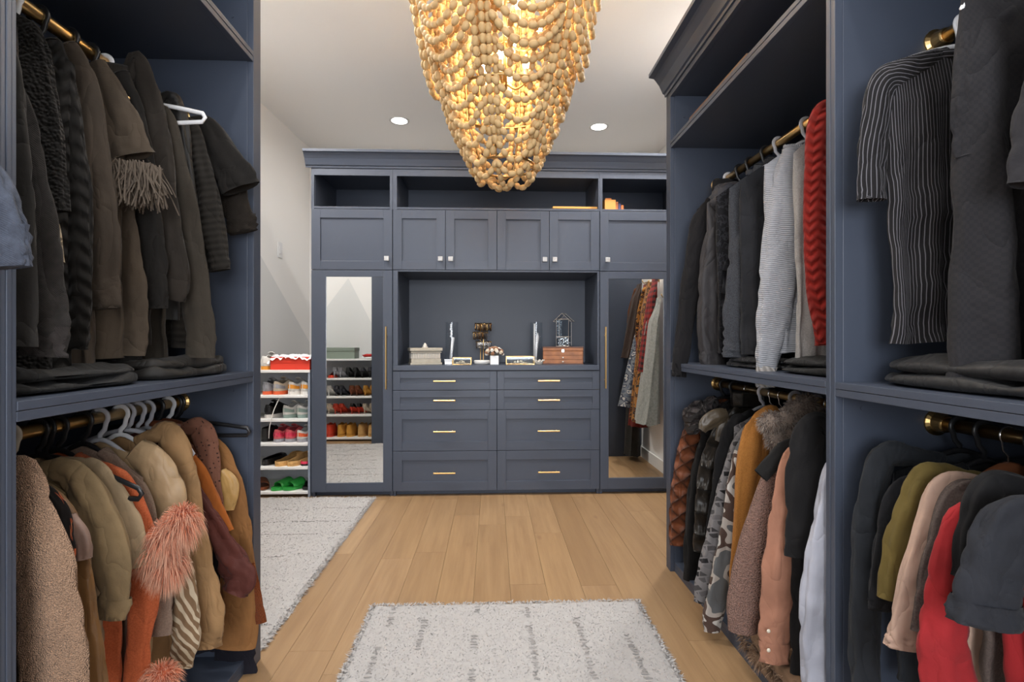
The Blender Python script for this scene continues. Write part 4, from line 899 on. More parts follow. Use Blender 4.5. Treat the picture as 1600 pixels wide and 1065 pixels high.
garment('t_shirt', 'plain black tee between the red sweatshirt and charcoal tee', 't-shirt', 'plain black tee', 'NL', .865, cloth('teeblack', K(24, 23, 25)), .36, ws=.195, drop=.07, zoff=.06, sleeves=[sl([(1550, 760, 50), (1520, 830, 50), (1512, 900, 50)], dy=0, flat=.5)], hang='black', generic='short')
garment('t_shirt', 'charcoal tee with turned-up sleeve at the right picture edge', 't-shirt', 'charcoal tee', 'NL', .80, cloth('tee_char', K(46, 48, 55)), .36, ws=.195, drop=.08, zoff=.07, sleeves=[sl([(1590, 805, 70), (1562, 850, 92), (1546, 910, 104), (1538, 972, 110)], dy=-.015, flat=.5, cuff=(.03, None, 1.05))], hang='white', generic='short')
# ---------------------------------------------------------------- spare hangers and folded heaps
def loose_hanger(kind, rack, y, tip, label):
    hanger(kind, rack, y, RACK[rack][1]-.05, .20, .07, 0, label)
hanger('white', 'LU', 1.52, RACK['LU'][1]-.055, .235, .045, R(-8), 'empty white plastic hanger sticking out above the black vest')
hanger('black', 'LL', 1.72, RACK['LL'][1]-.055, .25, .03, R(0), 'empty black plastic hanger by the left end panel, lower rod')
hanger('black', 'LL', 1.235, RACK['LL'][1]-.065, .245, .075, R(-6), 'black plastic hanger jutting out before the coral cardigan')
hanger('grey', 'LL', 1.50, RACK['LL'][1]-.05, .19, .06, 0, 'spare grey hanger on the left lower rod near its flange')
def heap(name, label, cat, mat, x0, x1, y0, y1, z, layers, th, seed, grp=None):
    t = thing(name, label, cat, ((x0+x1)/2, (y0+y1)/2, z), grp)
    for i in range(layers):
        rg = random.Random(seed+i); zc = z+th*i
        def fn(u, v, i=i):
            a = u*2*math.pi; b = (v-.5)*math.pi
            c, s = math.cos(a), math.sin(a); cb = max(0, math.cos(b))
            ex = math.copysign(abs(c)**.45, c)*cb**.25; ey = math.copysign(abs(s)**.45, s)*cb**.25; ez = math.copysign(abs(math.sin(b))**.8, math.sin(b))
            x = (x0+x1)/2+(x1-x0)/2*ex*(1-.04*i); y = (y0+y1)/2+(y1-y0)/2*ey*(1-.03*i)
            n_ = mnoise.noise(Vector((x*11, y*11, seed+i)))
            zz = zc+th/2+th/2*ez*(1+.3*n_)+(.016*n_+.012*abs(mnoise.noise(Vector((x*18+y*9, y*14, seed+4))))+.006*mnoise.noise(Vector((x*30, y*30, seed))) if ez > 0 else 0)
            return (x+.010*mnoise.noise(Vector((y*12, i, seed))), y+.010*mnoise.noise(Vector((x*12, seed, i))), max(z+.001, zz))
        MB().grid(fn, 56, 20, wrap=True).build('folded_layer', mat, t, smooth=True)
    return t
heap('folded_trousers', 'black folded trousers lying on the right near shelf', 'trousers', cloth('trouser_black', K(34, 33, 34), 'satin', rough=.55), .895, 1.36, .70, 1.215, SH1, 2, .030, 21)
heap('folded_clothes', 'crumpled dark brown clothes heaped on the left shelf far end', 'clothes', cloth('heap_brown', K(38, 33, 27), 'satin', rough=.65), -1.22, -.825, 1.33, 1.70, SH1, 2, .026, 31)
heap('folded_clothes', 'black folded clothes under the hanging sweaters on the left shelf', 'clothes', BLK, -1.24, -.835, .92, 1.31, SH1, 2, .022, 41)
heap('folded_clothes', 'black folded garment on the right far shelf below the red sweater', 'clothes', BLK, .92, 1.36, 1.32, 1.66, SH1, 2, .024, 51)
heap('folded_clothes', 'black shiny garment on the right far shelf under the sweatshirt', 'clothes', cloth('heap_shiny', K(30, 29, 32), 'satin', rough=.4), .93, 1.36, 1.72, 2.08, SH1, 2, .018, 61)
t = heap('fur_throw', 'taupe fluffy fur throw spilling at the foot of the right coats', 'throw', cloth('throw_base', K(128, 100, 76)), .84, 1.20, 1.36, 1.72, .046, 2, .045, 71)
S_ = []
rg = random.Random(5)
for i in range(40):
    S_.append(((.86+.30*rg.random(), 1.38+.32*rg.random(), .085+.02*rg.random()), (.03, .03, .03)))
blades('fur_hair', furmat('throw', K(110, 84, 64), K(176, 146, 118)), t, S_, 5200, .028, .0012, .6, 9)
# board lying on the upper right shelf
t = thing('flat_box', 'thin dark brown flat box lying on the upper right shelf', 'box', (1.0, 1.95, UP1))
bx('base', simple('brown_card', (.10, .045, .022), .5), t, .872, 1.20, 1.72, 2.22, UP1, UP1+.016)
bx('lid', simple('brown_card_lid', (.14, .065, .03), .5), t, .868, 1.205, 1.715, 2.225, UP1+.016, UP1+.028)
# ================================================================ CHANDELIER
def chandelier():
    cx, cy = .060, 2.40
    M_BEAD = NT('wood_bead'); kk = M_BEAD
    kk.set(Roughness=.62, Specular_IOR_Level=.25, Subsurface_Weight=.12, Subsurface_Radius=(.02, .012, .005), Subsurface_Scale=.5)
    v = kk.coord('Object'); h = kk.noise(v, 30, 3); kk.base(kk.ramp(h, [(.3, (.46, .30, .135)), (.7, (.56, .385, .19))])); M_BEAD = kk.m
    M_BULB = emis('filament_glow', (1.0, .72, .36), 70.0)
    t = thing('bead_chandelier', 'large draped wooden bead chandelier glowing warm over the aisle', 'chandelier', (cx, cy, ZC))
    prof_o = [(2.98, .455), (2.85, .45), (2.70, .425), (2.55, .395), (2.40, .362), (2.28, .332), (2.18, .298)]
    prof_i = [(2.90, .33), (2.55, .325), (2.35, .305), (2.20, .280), (2.10, .245), (2.02, .205), (1.95, .170), (1.90, .145), (1.86, .12)]
    prof_o = [(z, r*.945) for z, r in prof_o]; prof_i = [(z, r*.97) for z, r in prof_i]
    def rad(prof, z):
        for (z0, r0), (z1, r1) in zip(prof, prof[1:]):
            if z1 <= z <= z0: return r0+(r1-r0)*(z0-z)/(z0-z1)
        return prof[0][1] if z > prof[0][0] else prof[-1][1]
    beads = []                                             # (pos, dir, scale)
    rg = random.Random(3)
    BL = .0395
    def strand(P, sc=1.0):
        """lay beads end to end along a polyline"""
        acc = 0.0; want = BL*sc*.5
        for a, b in zip(P, P[1:]):
            L = (b-a).length
            if L < 1e-6: continue
            d = (b-a)/L
            while acc+L >= want:
                q = a+d*(want-acc); beads.append((q, d, sc*rg.uniform(.93, 1.05))); want += BL*sc
            acc += L
    def pt(prof, ang, z, dr=0):
        r = rad(prof, z)+dr
        return Vector((cx+r*math.sin(ang), cy-r*math.cos(ang), z))
    base = R(-17)
    NB = 6
    for k in range(NB):
        a0 = base+k*2*math.pi/NB
        # bundles of hanging strands
        for j, off in enumerate((-6, -1, 4.5)):
            a = a0+R(off)+R(rg.uniform(-1, 1)); tw = R(rg.uniform(-3, 3))
            zend = 2.20+.05*rg.random()
            strand([pt(prof_o, a+tw*s/20, 2.97-(2.97-zend)*s/20, .008*(j % 2)) for s in range(21)])
        for j, off in enumerate((-9, -1, 7)):
            a = a0+R(off)+R(rg.uniform(-1, 1)); tw = R(rg.uniform(-4, 4))
            zend = 1.90+.05*rg.random()+(.03 if j in (0, 2) else 0)
            strand([pt(prof_i, a+tw*s/24, 2.88-(2.88-zend)*s/24, .008*(j % 2)) for s in range(25)])
        a1 = a0+2*math.pi/NB
        # outer swags, stacked
        for l in range(9):
            z = 2.96-l*.068; sag = .155-.004*l
            P = []
            for s in range(33):
                u = s/32; zz = z-sag*(1-(2*u-1)**2)+rg.uniform(-.001, .001)
                P.append(pt(prof_o, a0+R(6)+(a1-a0-R(12))*u, zz, .020+.006*(l % 2)+.018*(1-(2*u-1)**2)))
            strand(P, 1.06)
        # inner swags
        for l in range(8):
            z = 2.50-l*.076; sag = .095-.003*l
            P = [pt(prof_i, a0+R(5)+(a1-a0-R(10))*s/24, z-sag*(1-(2*s/24-1)**2), .010+.008*(1-(2*s/24-1)**2)) for s in range(25)]
            strand(P, .97)
        # short hanging tails under the outer tier
        for j in range(2):
            a = a0+(a1-a0)*(j+1)/3; strand([pt(prof_o, a, 2.42-.20*s/6-.05*math.sin(j*1.3)*s/6, -.03) for s in range(7)], .95)
    # bottom loops between the inner bundles
    for k in range(2):
        a0 = base+k*2*math.pi/NB
        A = pt(prof_i, a0, 1.905); B = pt(prof_i, a0+math.pi, 1.905)
        strand([A.lerp(B, s/30)-Vector((0, 0, .085*(1-(2*s/30-1)**2))) for s in range(31)], .95)
    for k in range(NB):
        a0 = base+k*2*math.pi/NB; a1 = a0+2*math.pi/NB
        for dz, rr in ((.055, 1.0),):
            A = pt(prof_i, a0, 1.90); B = pt(prof_i, a1, 1.90); c = Vector((cx, cy, 1.90))
            A = c+(A-c)*rr; B = c+(B-c)*rr
            strand([A.lerp(B, s/16)-Vector((0, 0, dz*(1-(2*s/16-1)**2))) for s in range(17)], .95)
    # bead mesh
    mb = MB(); prof = [(.0045, -.5), (.0110, -.41), (.0152, -.15), (.0152, .15), (.0110, .41), (.0045, .5)]
    mb.lathe([(r, z*BL) for r, z in prof], (0, 0, 0), 8)
    me = mb.mesh('bead', M_BEAD, True)
    def mat_of(q, d, s):
        rot = Vector((0, 0, 1)).rotation_difference(d).to_matrix().to_4x4()
        return Matrix.Translation(q) @ rot @ Matrix.Scale(s, 4)
    camv = Vector((0, 0, CAMZ))
    def score(b):
        q = b[0]; vis = (camv-q).normalized().dot(Vector((q.x-cx, q.y-cy, 0)).normalized() if (q.x-cx)**2+(q.y-cy)**2 > 1e-4 else Vector((0, -1, 0)))
        py = 532-800*(q.z-CAMZ)/(q.y*CT+q.x*ST)
        return (1 if py > -6 else 0, vis > .15, -(q-camv).length)
    order = sorted(range(len(beads)), key=lambda i: score(beads[i]), reverse=True)
    singles = set(order[:300])
    inv = Matrix.Translation(-Vector((cx, cy, ZC)))
    for i in singles:
        o = bpy.data.objects.new('bead', me); COL.objects.link(o); o.parent = t; o.matrix_parent_inverse = inv; o.matrix_world = mat_of(*beads[i])
        o.matrix_parent_inverse = Matrix.Identity(4); o.matrix_basis = inv @ mat_of(*beads[i])
    rest = MB()
    vs = []; fs = []
    for i, b in enumerate(beads):
        if i in singles: continue
        M = mat_of(*b); k = len(vs); vs += [tuple(M @ Vector(p)) for p in mb.v]; fs += [tuple(j+k for j in f) for f in mb.f]
    rest.add(vs, fs); o = rest.build('bead_strands', M_BEAD, t, smooth=True); o['kind'] = 'stuff'
    # iron frame: rings, spokes, stem
    MG = simple('antique_gold', (.42, .29, .13), .38, metal=1.0)
    for (r, z) in ((.425, 2.985), (.32, 2.90), (.272, 2.21), (.14, 1.915)):
        MB().sweep([Vector((cx+r*math.cos(a), cy+r*math.sin(a), z)) for a in [2*math.pi*i/48 for i in range(48)]], (.006, .006), 8, up=(0, 0, 1), closed=True).build('frame_ring', MG, t, smooth=True)
    for k in range(6):
        a = base+k*math.pi/3; P = [Vector((cx+r*math.sin(a), cy-r*math.cos(a), z)) for r, z in ((.425, 2.985), (.32, 2.90), (.272, 2.21), (.14, 1.915))]
        MB().sweep([Vector((cx, cy, 2.985)), P[0]], (.005, .005), 8, up=(0, 0, 1)).build('frame_spoke', MG, t)
        MB().sweep(P, (.004, .004), 8, up=(0, 1, .01)).build('frame_rib', MG, t, smooth=True)
    MB().sweep([(cx, cy, 2.28), (cx, cy, 3.07)], (.011, .011), 12, up=(0, 1, 0)).build('stem', MG, t, smooth=True)
    MB().lathe([(.02, -.035), (.06, -.02), (.065, 0)], (cx, cy, ZC), 24).build('ceiling_canopy', MG, t, smooth=True)
    i = 0
    for (r, z, da, n, pw) in ((.16, 2.52, 20, 5, 3.2), (.10, 2.33, -14, 4, 3.2), (.20, 2.86, 0, 6, 6.5)):  # last ring: unseen bulbs added above the frame to brighten the ceiling
        for k in range(n):
            a = R(da)+k*2*math.pi/n; p = Vector((cx+r*math.sin(a), cy-r*math.cos(a), z))
            MB().sweep(catmull([(cx, cy, z-.02), ((cx+p.x)/2, (cy+p.y)/2, z-.055), (p.x, p.y, z-.03)], 10), (.005, .005), 8, up=(0, 0, 1)).build('arm', MG, t, smooth=True)
            MB().lathe([(.018, -.03), (.012, -.026), (.011, .03), (.012, .032)], p, 12).build('candle_socket', simple('ivory_sleeve', (.7, .6, .42), .5), t, smooth=True)
            MB().lathe([(.006, .030), (.014, .045), (.016, .058), (.011, .078), (.004, .098), (.001, .102)], p, 12).build('bulb', M_BULB, t, smooth=True)
            l = bpy.data.lights.new('bulb_light', 'POINT'); l.energy = pw; l.color = (1.0, .80, .57); l.shadow_soft_size = .02
            lo = bpy.data.objects.new('bulb_light', l); COL.objects.link(lo); lo.location = p+Vector((0, 0, .068)); i += 1
    return len(beads)
NBEADS = chandelier()
# ================================================================ COUNTERTOP ITEMS
ZT_ = ZCNT1+.0005
def at(px, Y): return onY(px, 560, Y).x
YI = 3.82
M_BONE = simple('bone_inlay', (.40, .36, .29), .5, var=.08, vscale=30)
M_BONE2 = simple('bone_rib', (.58, .54, .48), .5)
# stacked trinket box
x0 = at(664, YI); t = thing('trinket_box', 'cream carved trinket box with ribbed band and finial on its lid', 'box', (x0, YI, ZT_))
Mx = Matrix.Translation((x0, YI, ZT_)) @ Matrix.Rotation(R(16), 4, 'Z')
def bxm(mb, M, *a): q = MB().box(*a).xf(M); mb.add(q.v, q.f); return mb
m = MB(); bxm(m, Mx, -.115, .115, -.07, .07, 0, .014); bxm(m, Mx, -.108, .108, -.064, .064, .014, .042); m.build('base_tier', M_BONE, t, bevel=.002)
m = MB(); bxm(m, Mx, -.102, .102, -.058, .058, .042, .086); b_ = m.build('ribbed_tier', M_BONE, t, bevel=.001)
for i in range(17):
    xx = -.096+i*.012; m = MB(); bxm(m, Mx, xx, xx+.0075, -.064, -.057, .044, .084); m.build('rib', M_BONE2, b_, bevel=.0015)
for i in range(9):
    yy = -.052+i*.012; m = MB(); bxm(m, Mx, -.108, -.101, yy, yy+.0075, .044, .084); m.build('rib', M_BONE2, b_, bevel=.0015)
m = MB(); bxm(m, Mx, -.112, .112, -.068, .068, .086, .094); bxm(m, Mx, -.118, .118, -.073, .073, .100, .122); bxm(m, Mx, -.104, .104, -.06, .06, .094, .100)
ld = m.build('lid', M_BONE, t, bevel=.002)
m = MB(); m.lathe([(.022, 0), (.024, .006), (.014, .012), (.017, .019), (.010, .026), (.006, .034), (.001, .037)], Mx @ Vector((0, 0, .122)), 14); m.build('finial', M_BONE2, ld, smooth=True)
# glass cylinders with crystal wand / taper candle
def cyl(px, Y, label, kind):
    x0 = at(px, Y); t = thing('glass_hurricane', label, 'vase', (x0, Y, ZT_), 'glass cylinders on the niche counter')
    m = MB(); m.lathe([(.046, .004), (.046, .315)], (x0, Y, ZT_), 32, cap=False); m.lathe([(.001, .004), (.046, .004)], (x0, Y, ZT_), 32, cap=False)
    m.build('glass_cylinder', M_GLASS, t, smooth=True)
    MW = simple('white_taper', (.66, .66, .68), .45)
    if kind == 'crystal':
        P = [Vector((x0-.012, Y, ZT_+.008)), Vector((x0+.010, Y, ZT_+.20))]
        MB().sweep(P, [(.009, .009), (.012, .012)], 10, up=(0, 1, 0)).build('candle', MW, t, smooth=True)
        rg = random.Random(2)
        for i in range(9):
            m = MB(); blob(m, (x0-.004+rg.gauss(0, .003), Y, ZT_+.195+i*.0125), (.0105-.0004*i, .009, .008), i, .3, 8); m.build('crystal', simple('crystal_bead', (.82, .85, .9), .08, spec=.9), t)
    else:
        MB().sweep([(x0-.010, Y, ZT_+.008), (x0+.010, Y, ZT_+.205), (x0+.011, Y, ZT_+.225), (x0+.012, Y, ZT_+.235)], [(.010, .010), (.012, .012), (.004, .004), (.001, .001)], 10, up=(0, 1, 0)).build('candle', MW, t, smooth=True)
        MB().sweep([(x0-.014, Y+.012, ZT_+.008), (x0-.012, Y+.012, ZT_+.305)], (.007, .007), 10, up=(0, 1, 0)).build('candle', MW, t, smooth=True)
cyl(706, 3.88, 'clear glass cylinder holding a crystal topped candle beside the trinket box', 'crystal')
cyl(838, 3.88, 'clear glass cylinder holding two white tapers beside the wooden jewelry box', 'taper')
# small mirrored cube and shell dish
M_CRY = simple('bevelled_mirror', (.75, .78, .82), .1, metal=.9)
x0 = at(701, 3.74); t = thing('mirrored_box', 'tiny mirrored box in front of the left glass cylinder', 'box', (x0, 3.74, ZT_))
MB().box(x0-.028, x0+.026, 3.715, 3.765, ZT_, ZT_+.030).build('box_body', M_CRY, t, bevel=.004); MB().box(x0-.030, x0+.028, 3.713, 3.767, ZT_+.031, ZT_+.041).build('lid', M_CRY, t, bevel=.003)
x0 = at(842, 3.74); t = thing('shell_dish', 'small white shell dish in front of the right glass cylinder', 'dish', (x0, 3.74, ZT_))
MB().lathe([(.020, 0), (.024, .004), (.030, .016), (.034, .026), (.031, .027), (.022, .012), (.001, .009)], (x0, 3.74, ZT_), 18).build('bowl', M_BONE2, t, smooth=True)
m = MB(); 
for i in range(9):
    a = i*.7; m.sweep([(x0+.033*math.cos(a), 3.74+.033*math.sin(a), ZT_+.026), (x0+.042*math.cos(a), 3.74+.042*math.sin(a), ZT_+.034)], (.006, .004), 6, up=(0, 0, 1))
o = m.build('scalloped_rim', M_BONE2, t, smooth=True); o['kind'] = 'stuff'
# bracelet tree
x0 = at(753, 3.86); Y = 3.86; t = thing('bracelet_stand', 'gold bracelet stand with three bars of bangles on a white base', 'jewelry stand', (x0, Y, ZT_))
MB().lathe([(.052, 0), (.058, .004), (.060, .022), (.056, .028), (.001, .029)], (x0, Y, ZT_), 28).build('base', simple('white_marble', (.75, .74, .72), .35, var=.05), t, smooth=True)
for dx in (-.011, .011): MB().sweep([(x0+dx, Y, ZT_+.028), (x0+dx, Y, ZT_+.30)], (.0035, .0035), 8, up=(0, 1, 0)).build('post', M_GOLD, t, smooth=True)
rg = random.Random(8)
bm_ = [simple('bangle_bronze', (.20, .12, .06), .35, metal=1), simple('bangle_dark', (.045, .032, .025), .4), simple('bangle_gold', (.62, .44, .2), .3, metal=1), simple('bangle_silver', (.6, .6, .6), .25, metal=1)]
for (xa, xb, z, pal) in ((-.054, .074, .300, (0, 1, 1, 2, 0)), (-.070, .046, .235, (0, 1, 2, 0, 1)), (-.046, .072, .165, (3, 3, 1, 3))):
    bar = MB().sweep([(x0+xa, Y, ZT_+z), (x0+xb, Y, ZT_+z)], (.005, .005), 8, up=(0, 1, 0)).build('bar', M_GOLD, t, smooth=True)
    xx = xa+.006
    while xx < xb-.006:
        rr = rg.uniform(.026, .032); w_ = rg.uniform(.0022, .0042); cz = ZT_+z-rr+.008
        ang = rg.uniform(-.15, .15)
        P = [Vector((x0+xx+math.sin(ang)*rr*math.cos(a), Y+rr*math.cos(a), cz+rr*math.sin(a))) for a in [2*math.pi*i/20 for i in range(20)]]
        MB().sweep(P, (w_*.8, w_), 6, up=(1, 0, 0), closed=True).build('bangle', bm_[rg.choice(pal)], bar, smooth=True); xx += w_*2.3+.0012
# flower cube
x0 = at(772.5, 3.74); Y = 3.74; t = thing('flower_vase', 'white cube vase of dried cream and brown flowers', 'vase', (x0, Y, ZT_))
MB().box(x0-.031, x0+.031, Y-.031, Y+.031, ZT_, ZT_+.066).build('cube_pot', simple('white_ceramic', (.76, .76, .76), .25), t, bevel=.004)
rg = random.Random(12); fm = [simple('petal_cream', (.72, .62, .48), .7), simple('petal_brown', (.30, .15, .08), .8), simple('petal_white', (.8, .76, .7), .7), simple('petal_dark', (.12, .05, .04), .8)]
pet = {}
for i in range(46):
    th_, ph = rg.uniform(0, 6.28), rg.uniform(.1, 1.45)
    rx_, rz_ = .062, .052
    p = Vector((x0+rx_*math.sin(ph)*math.cos(th_), Y+.045*math.sin(ph)*math.sin(th_), ZT_+.070+rz_*math.cos(ph)))
    c = rg.choice([0, 0, 1, 1, 2, 3]); m = MB(); r0 = rg.uniform(.009, .014)
    for k in range(6):
        a = k*math.pi/3; blob(m, p+Vector((r0*.7*math.cos(a), 0, r0*.7*math.sin(a))), (r0*.5, r0*.4, r0*.5), k, .2, 6)
    blob(m, p+Vector((0, -r0*.4, 0)), (r0*.4, r0*.4, r0*.4), 9, .1, 6); m.build('flower', fm[c], t, smooth=True)
m = MB()
for i in range(10):
    a = i*.63; m.sweep([(x0+.012*math.cos(a), Y+.012*math.sin(a), ZT_+.05), (x0+.035*math.cos(a), Y+.028*math.sin(a), ZT_+.085)], (.0016, .0016), 5, up=(0, 1, 0))
o = m.build('stems', simple('stem_brown', (.16, .12, .05), .8), t); o['kind'] = 'stuff'
# glass jewellery trays
def tray(px0, px1, Y, h, d, label, seed):
    xa, xb = at(px0, Y), at(px1, Y); t = thing('jewelry_tray', label, 'tray', ((xa+xb)/2, Y, ZT_), 'glass jewelry trays on the niche counter')
    r = .0018; ya, yb = Y-d/2, Y+d/2; fr_ = MB()
    C = [(xa, ya), (xb, ya), (xb, yb), (xa, yb)]
    for i in range(4):
        (p, q), (p2, q2) = C[i], C[(i+1) % 4]
        for z in (.002, h): fr_.sweep([(p, q, ZT_+z), (p2, q2, ZT_+z)], (r, r), 6, up=(0, 0, 1))
        fr_.sweep([(p, q, ZT_), (p, q, ZT_+h)], (r, r), 6, up=(0, 1, 0))
    fr_.build('brass_frame', M_GOLD, t)
    for i in range(4):
        (p, q), (p2, q2) = C[i], C[(i+1) % 4]
        MB().box(min(p, p2)-.0004, max(p, p2)+.0004, min(q, q2)-.0004, max(q, q2)+.0004, ZT_+.003, ZT_+h-.002).build('glass_pane', M_GLASS, t)
    MB().box(xa, xb, ya, yb, ZT_+.0005, ZT_+.002).build('tray_floor', simple('tray_velvet', (.12, .12, .13), .8), t)
    rg = random.Random(seed); m = MB()
    for i in range(60):
        u = rg.gauss(.5, .2); p = (xa+.01+(xb-xa-.02)*min(1, max(0, u)), rg.uniform(ya+.01, yb-.01), ZT_+.006+rg.random()*.026*max(0, 1-abs(u-.45)*2.2)); blob(m, p, (rg.uniform(.003, .006),)*3, i, .2, 6)
    o = m.build('jewelry', simple('mixed_jewelry', (.70, .58, .42), .25, metal=.8, var=.5, vscale=160), t); o['kind'] = 'stuff'
tray(708, 736, 3.76, .050, .09, 'small brass edged glass jewelry tray left of the bracelet stand', 3)
tray(791, 834, 3.78, .058, .10, 'wide brass edged glass jewelry tray right of the flower vase', 6)
# wooden jewellery box
M_WALNUT = simple('cherry_wood', (.30, .105, .030), .45, var=.25, vscale=18)
M_WALDK = simple('cherry_edge', (.07, .022, .012), .35)
x0 = at(880, 3.86); Y = 3.86; t = thing('jewelry_box', 'cherry wood jewelry box with two drawers at the right of the niche', 'jewelry box', (x0, Y, ZT_))
Mx = Matrix.Translation((x0, Y, ZT_)) @ Matrix.Rotation(R(-9), 4, 'Z')
W_ = .148
m = MB(); bxm(m, Mx, -W_, W_, -.088, .095, 0, .098); m.build('case', M_WALNUT, t, bevel=.002)
m = MB(); bxm(m, Mx, -W_-.001, W_+.001, -.090, .096, .100, .124); l_ = m.build('lid', M_WALNUT, t, bevel=.002)
m = MB(); bxm(m, Mx, -W_-.004, W_+.004, -.093, .099, .124, .131); m.build('lid_top', M_WALDK, l_, bevel=.002)
m = MB(); bxm(m, Mx, -W_-.004, W_+.004, -.092, .098, -.0, .005); m.build('base_moulding', M_WALDK, t, bevel=.001)
for z0, z1 in ((.007, .034), (.037, .064), (.067, .097)):
    m = MB(); bxm(m, Mx, -W_+.004, W_-.004, -.0915, -.087, z0, z1); d = m.build('drawer', M_WALNUT, t, bevel=.0015)
    if z0 < .06: m = MB(); m.lathe([(.005, -.005), (.006, 0), (.003, .004)], Mx @ Vector((0, -.097, (z0+z1)/2)), 10); m.build('knob', simple('ivory_knob', (.8, .78, .7), .3), d, smooth=True)
m = MB(); bxm(m, Mx, -.010, .010, -.096, -.091, .088, .112); m.build('lock_plate', M_CHROME, t, bevel=.002)
# glass house on the box
x1_ = at(881, Y); zb = ZT_+.132; t = thing('glass_house', 'house shaped glass lantern of jewelry on the cherry wood box', 'lantern', (x1_, Y, zb))
Mh = Matrix.Translation((x1_, Y, zb)) @ Matrix.Rotation(R(-24), 4, 'Z')
hw_, hd, hh, hr = .048, .038, .205, .248
C = [(-hw_, -hd), (hw_, -hd), (hw_, hd), (-hw_, hd)]; fr_ = MB(); r = .0016
for i in range(4):
    (p, q), (p2, q2) = C[i], C[(i+1) % 4]
    for z in (.002, .072, hh): fr_.sweep([(p, q, z), (p2, q2, z)], (r, r), 6, up=(0, 0, 1))
    fr_.sweep([(p, q, 0), (p, q, hh)], (r, r), 6, up=(0, 1, 0))
for q in (-hd-.014, hd+.014):
    fr_.sweep([(-hw_-.020, q, hh-.018), (0, q, hr), (hw_+.020, q, hh-.018)], (r*1.3, r*1.3), 6, up=(0, 1, 0))
for (p, z) in ((-hw_-.020, hh-.018), (0, hr), (hw_+.020, hh-.018)): fr_.sweep([(p, -hd-.014, z), (p, hd+.014, z)], (r*1.3, r*1.3), 6, up=(0, 0, 1))
fr_.xf(Mh).build('wire_frame', simple('pale_metal', (.62, .56, .5), .35, metal=1), t)
for i in range(4):
    (p, q), (p2, q2) = C[i], C[(i+1) % 4]
    MB().box(min(p, p2)-.0004, max(p, p2)+.0004, min(q, q2)-.0004, max(q, q2)+.0004, .003, hh-.002).xf(Mh).build('glass_pane', M_GLASS, t)
for s in (-1, 1):
    m = MB(); a, b = Vector((0, 0, hr)), Vector((s*(hw_+.020), 0, hh-.018)); 
    m.add([(a.x, -hd-.013, a.z), (a.x, hd+.013, a.z), (b.x, hd+.013, b.z), (b.x, -hd-.013, b.z), (a.x, -hd-.013, a.z-.0012), (a.x, hd+.013, a.z-.0012), (b.x, hd+.013, b.z-.0012), (b.x, -hd-.013, b.z-.0012)], [(0,1,2,3),(7,6,5,4),(0,3,7,4),(1,0,4,5),(2,1,5,6),(3,2,6,7)])
    m.xf(Mh).build('roof_pane', M_GLASS, t)
rg = random.Random(17); m = MB()
for i in range(90): blob(m, Mh @ Vector((rg.uniform(-.04, .04), rg.uniform(-.03, .03), .006+.058*rg.random()**1.3)), (rg.uniform(.004, .008),)*3, i, .3, 6)
o = m.build('jewelry', simple('silver_jewelry', (.62, .66, .70), .2, metal=.8, var=.6, vscale=120), t); o['kind'] = 'stuff'
# boxes in the top cubbies
zc = ZCB0+.0005; M_OR = simple('orange_card', (.62, .28, .055), .55); M_OR2 = simple('orange_lid', (.70, .35, .08), .55)
xa, xb = onY(864, 328, 3.70).x, onY(932, 328, 3.74).x
t = thing('orange_box', 'flat orange gift box in the long top cubby', 'box', ((xa+xb)/2, 3.82, zc))
bx('box_body', M_OR, t, xa+.003, xb-.003, 3.703, 3.95, zc, zc+.014); bx('lid', M_OR2, t, xa, xb, 3.70, 3.953, zc+.014, zc+.028)
xa, xb = onY(945, 320, 3.74).x, onY(962, 320, 3.74).x
t = thing('shopping_bag', 'upright orange paper box in the right top cubby', 'box', ((xa+xb)/2, 3.80, zc))
bx('box_body', M_OR, t, xa, xb, 3.74, 3.86, zc, zc+.092); bx('lid', simple('orange_deep', (.50, .17, .04), .5), t, xa+.004, xb-.03, 3.745, 3.855, zc+.0925, zc+.104)
for i, (c, nm) in enumerate((((.46, .15, .045), 'rust'), ((.06, .05, .14), 'dark blue'), ((.50, .14, .03), 'red orange'))):
    xx = xb+.004+i*.021
    t = thing('book', 'thin '+nm+' book standing by the upright orange box', 'book', (xx, 3.82, zc), 'books in the right top cubby')
    cm_ = simple('book_'+nm, c, .5); hb = .082-.012*i
    MB().box(xx, xx+.002, 3.76, 3.88, zc, zc+hb).box(xx+.016, xx+.018, 3.76, 3.88, zc, zc+hb).box(xx+.002, xx+.016, 3.76, 3.762, zc, zc+hb).build('cover', cm_, t)
    bx('pages', simple('paper', (.7, .66, .58), .8), t, xx+.0025, xx+.0155, 3.7625, 3.876, zc+.002, zc+hb-.003, bevel=0)
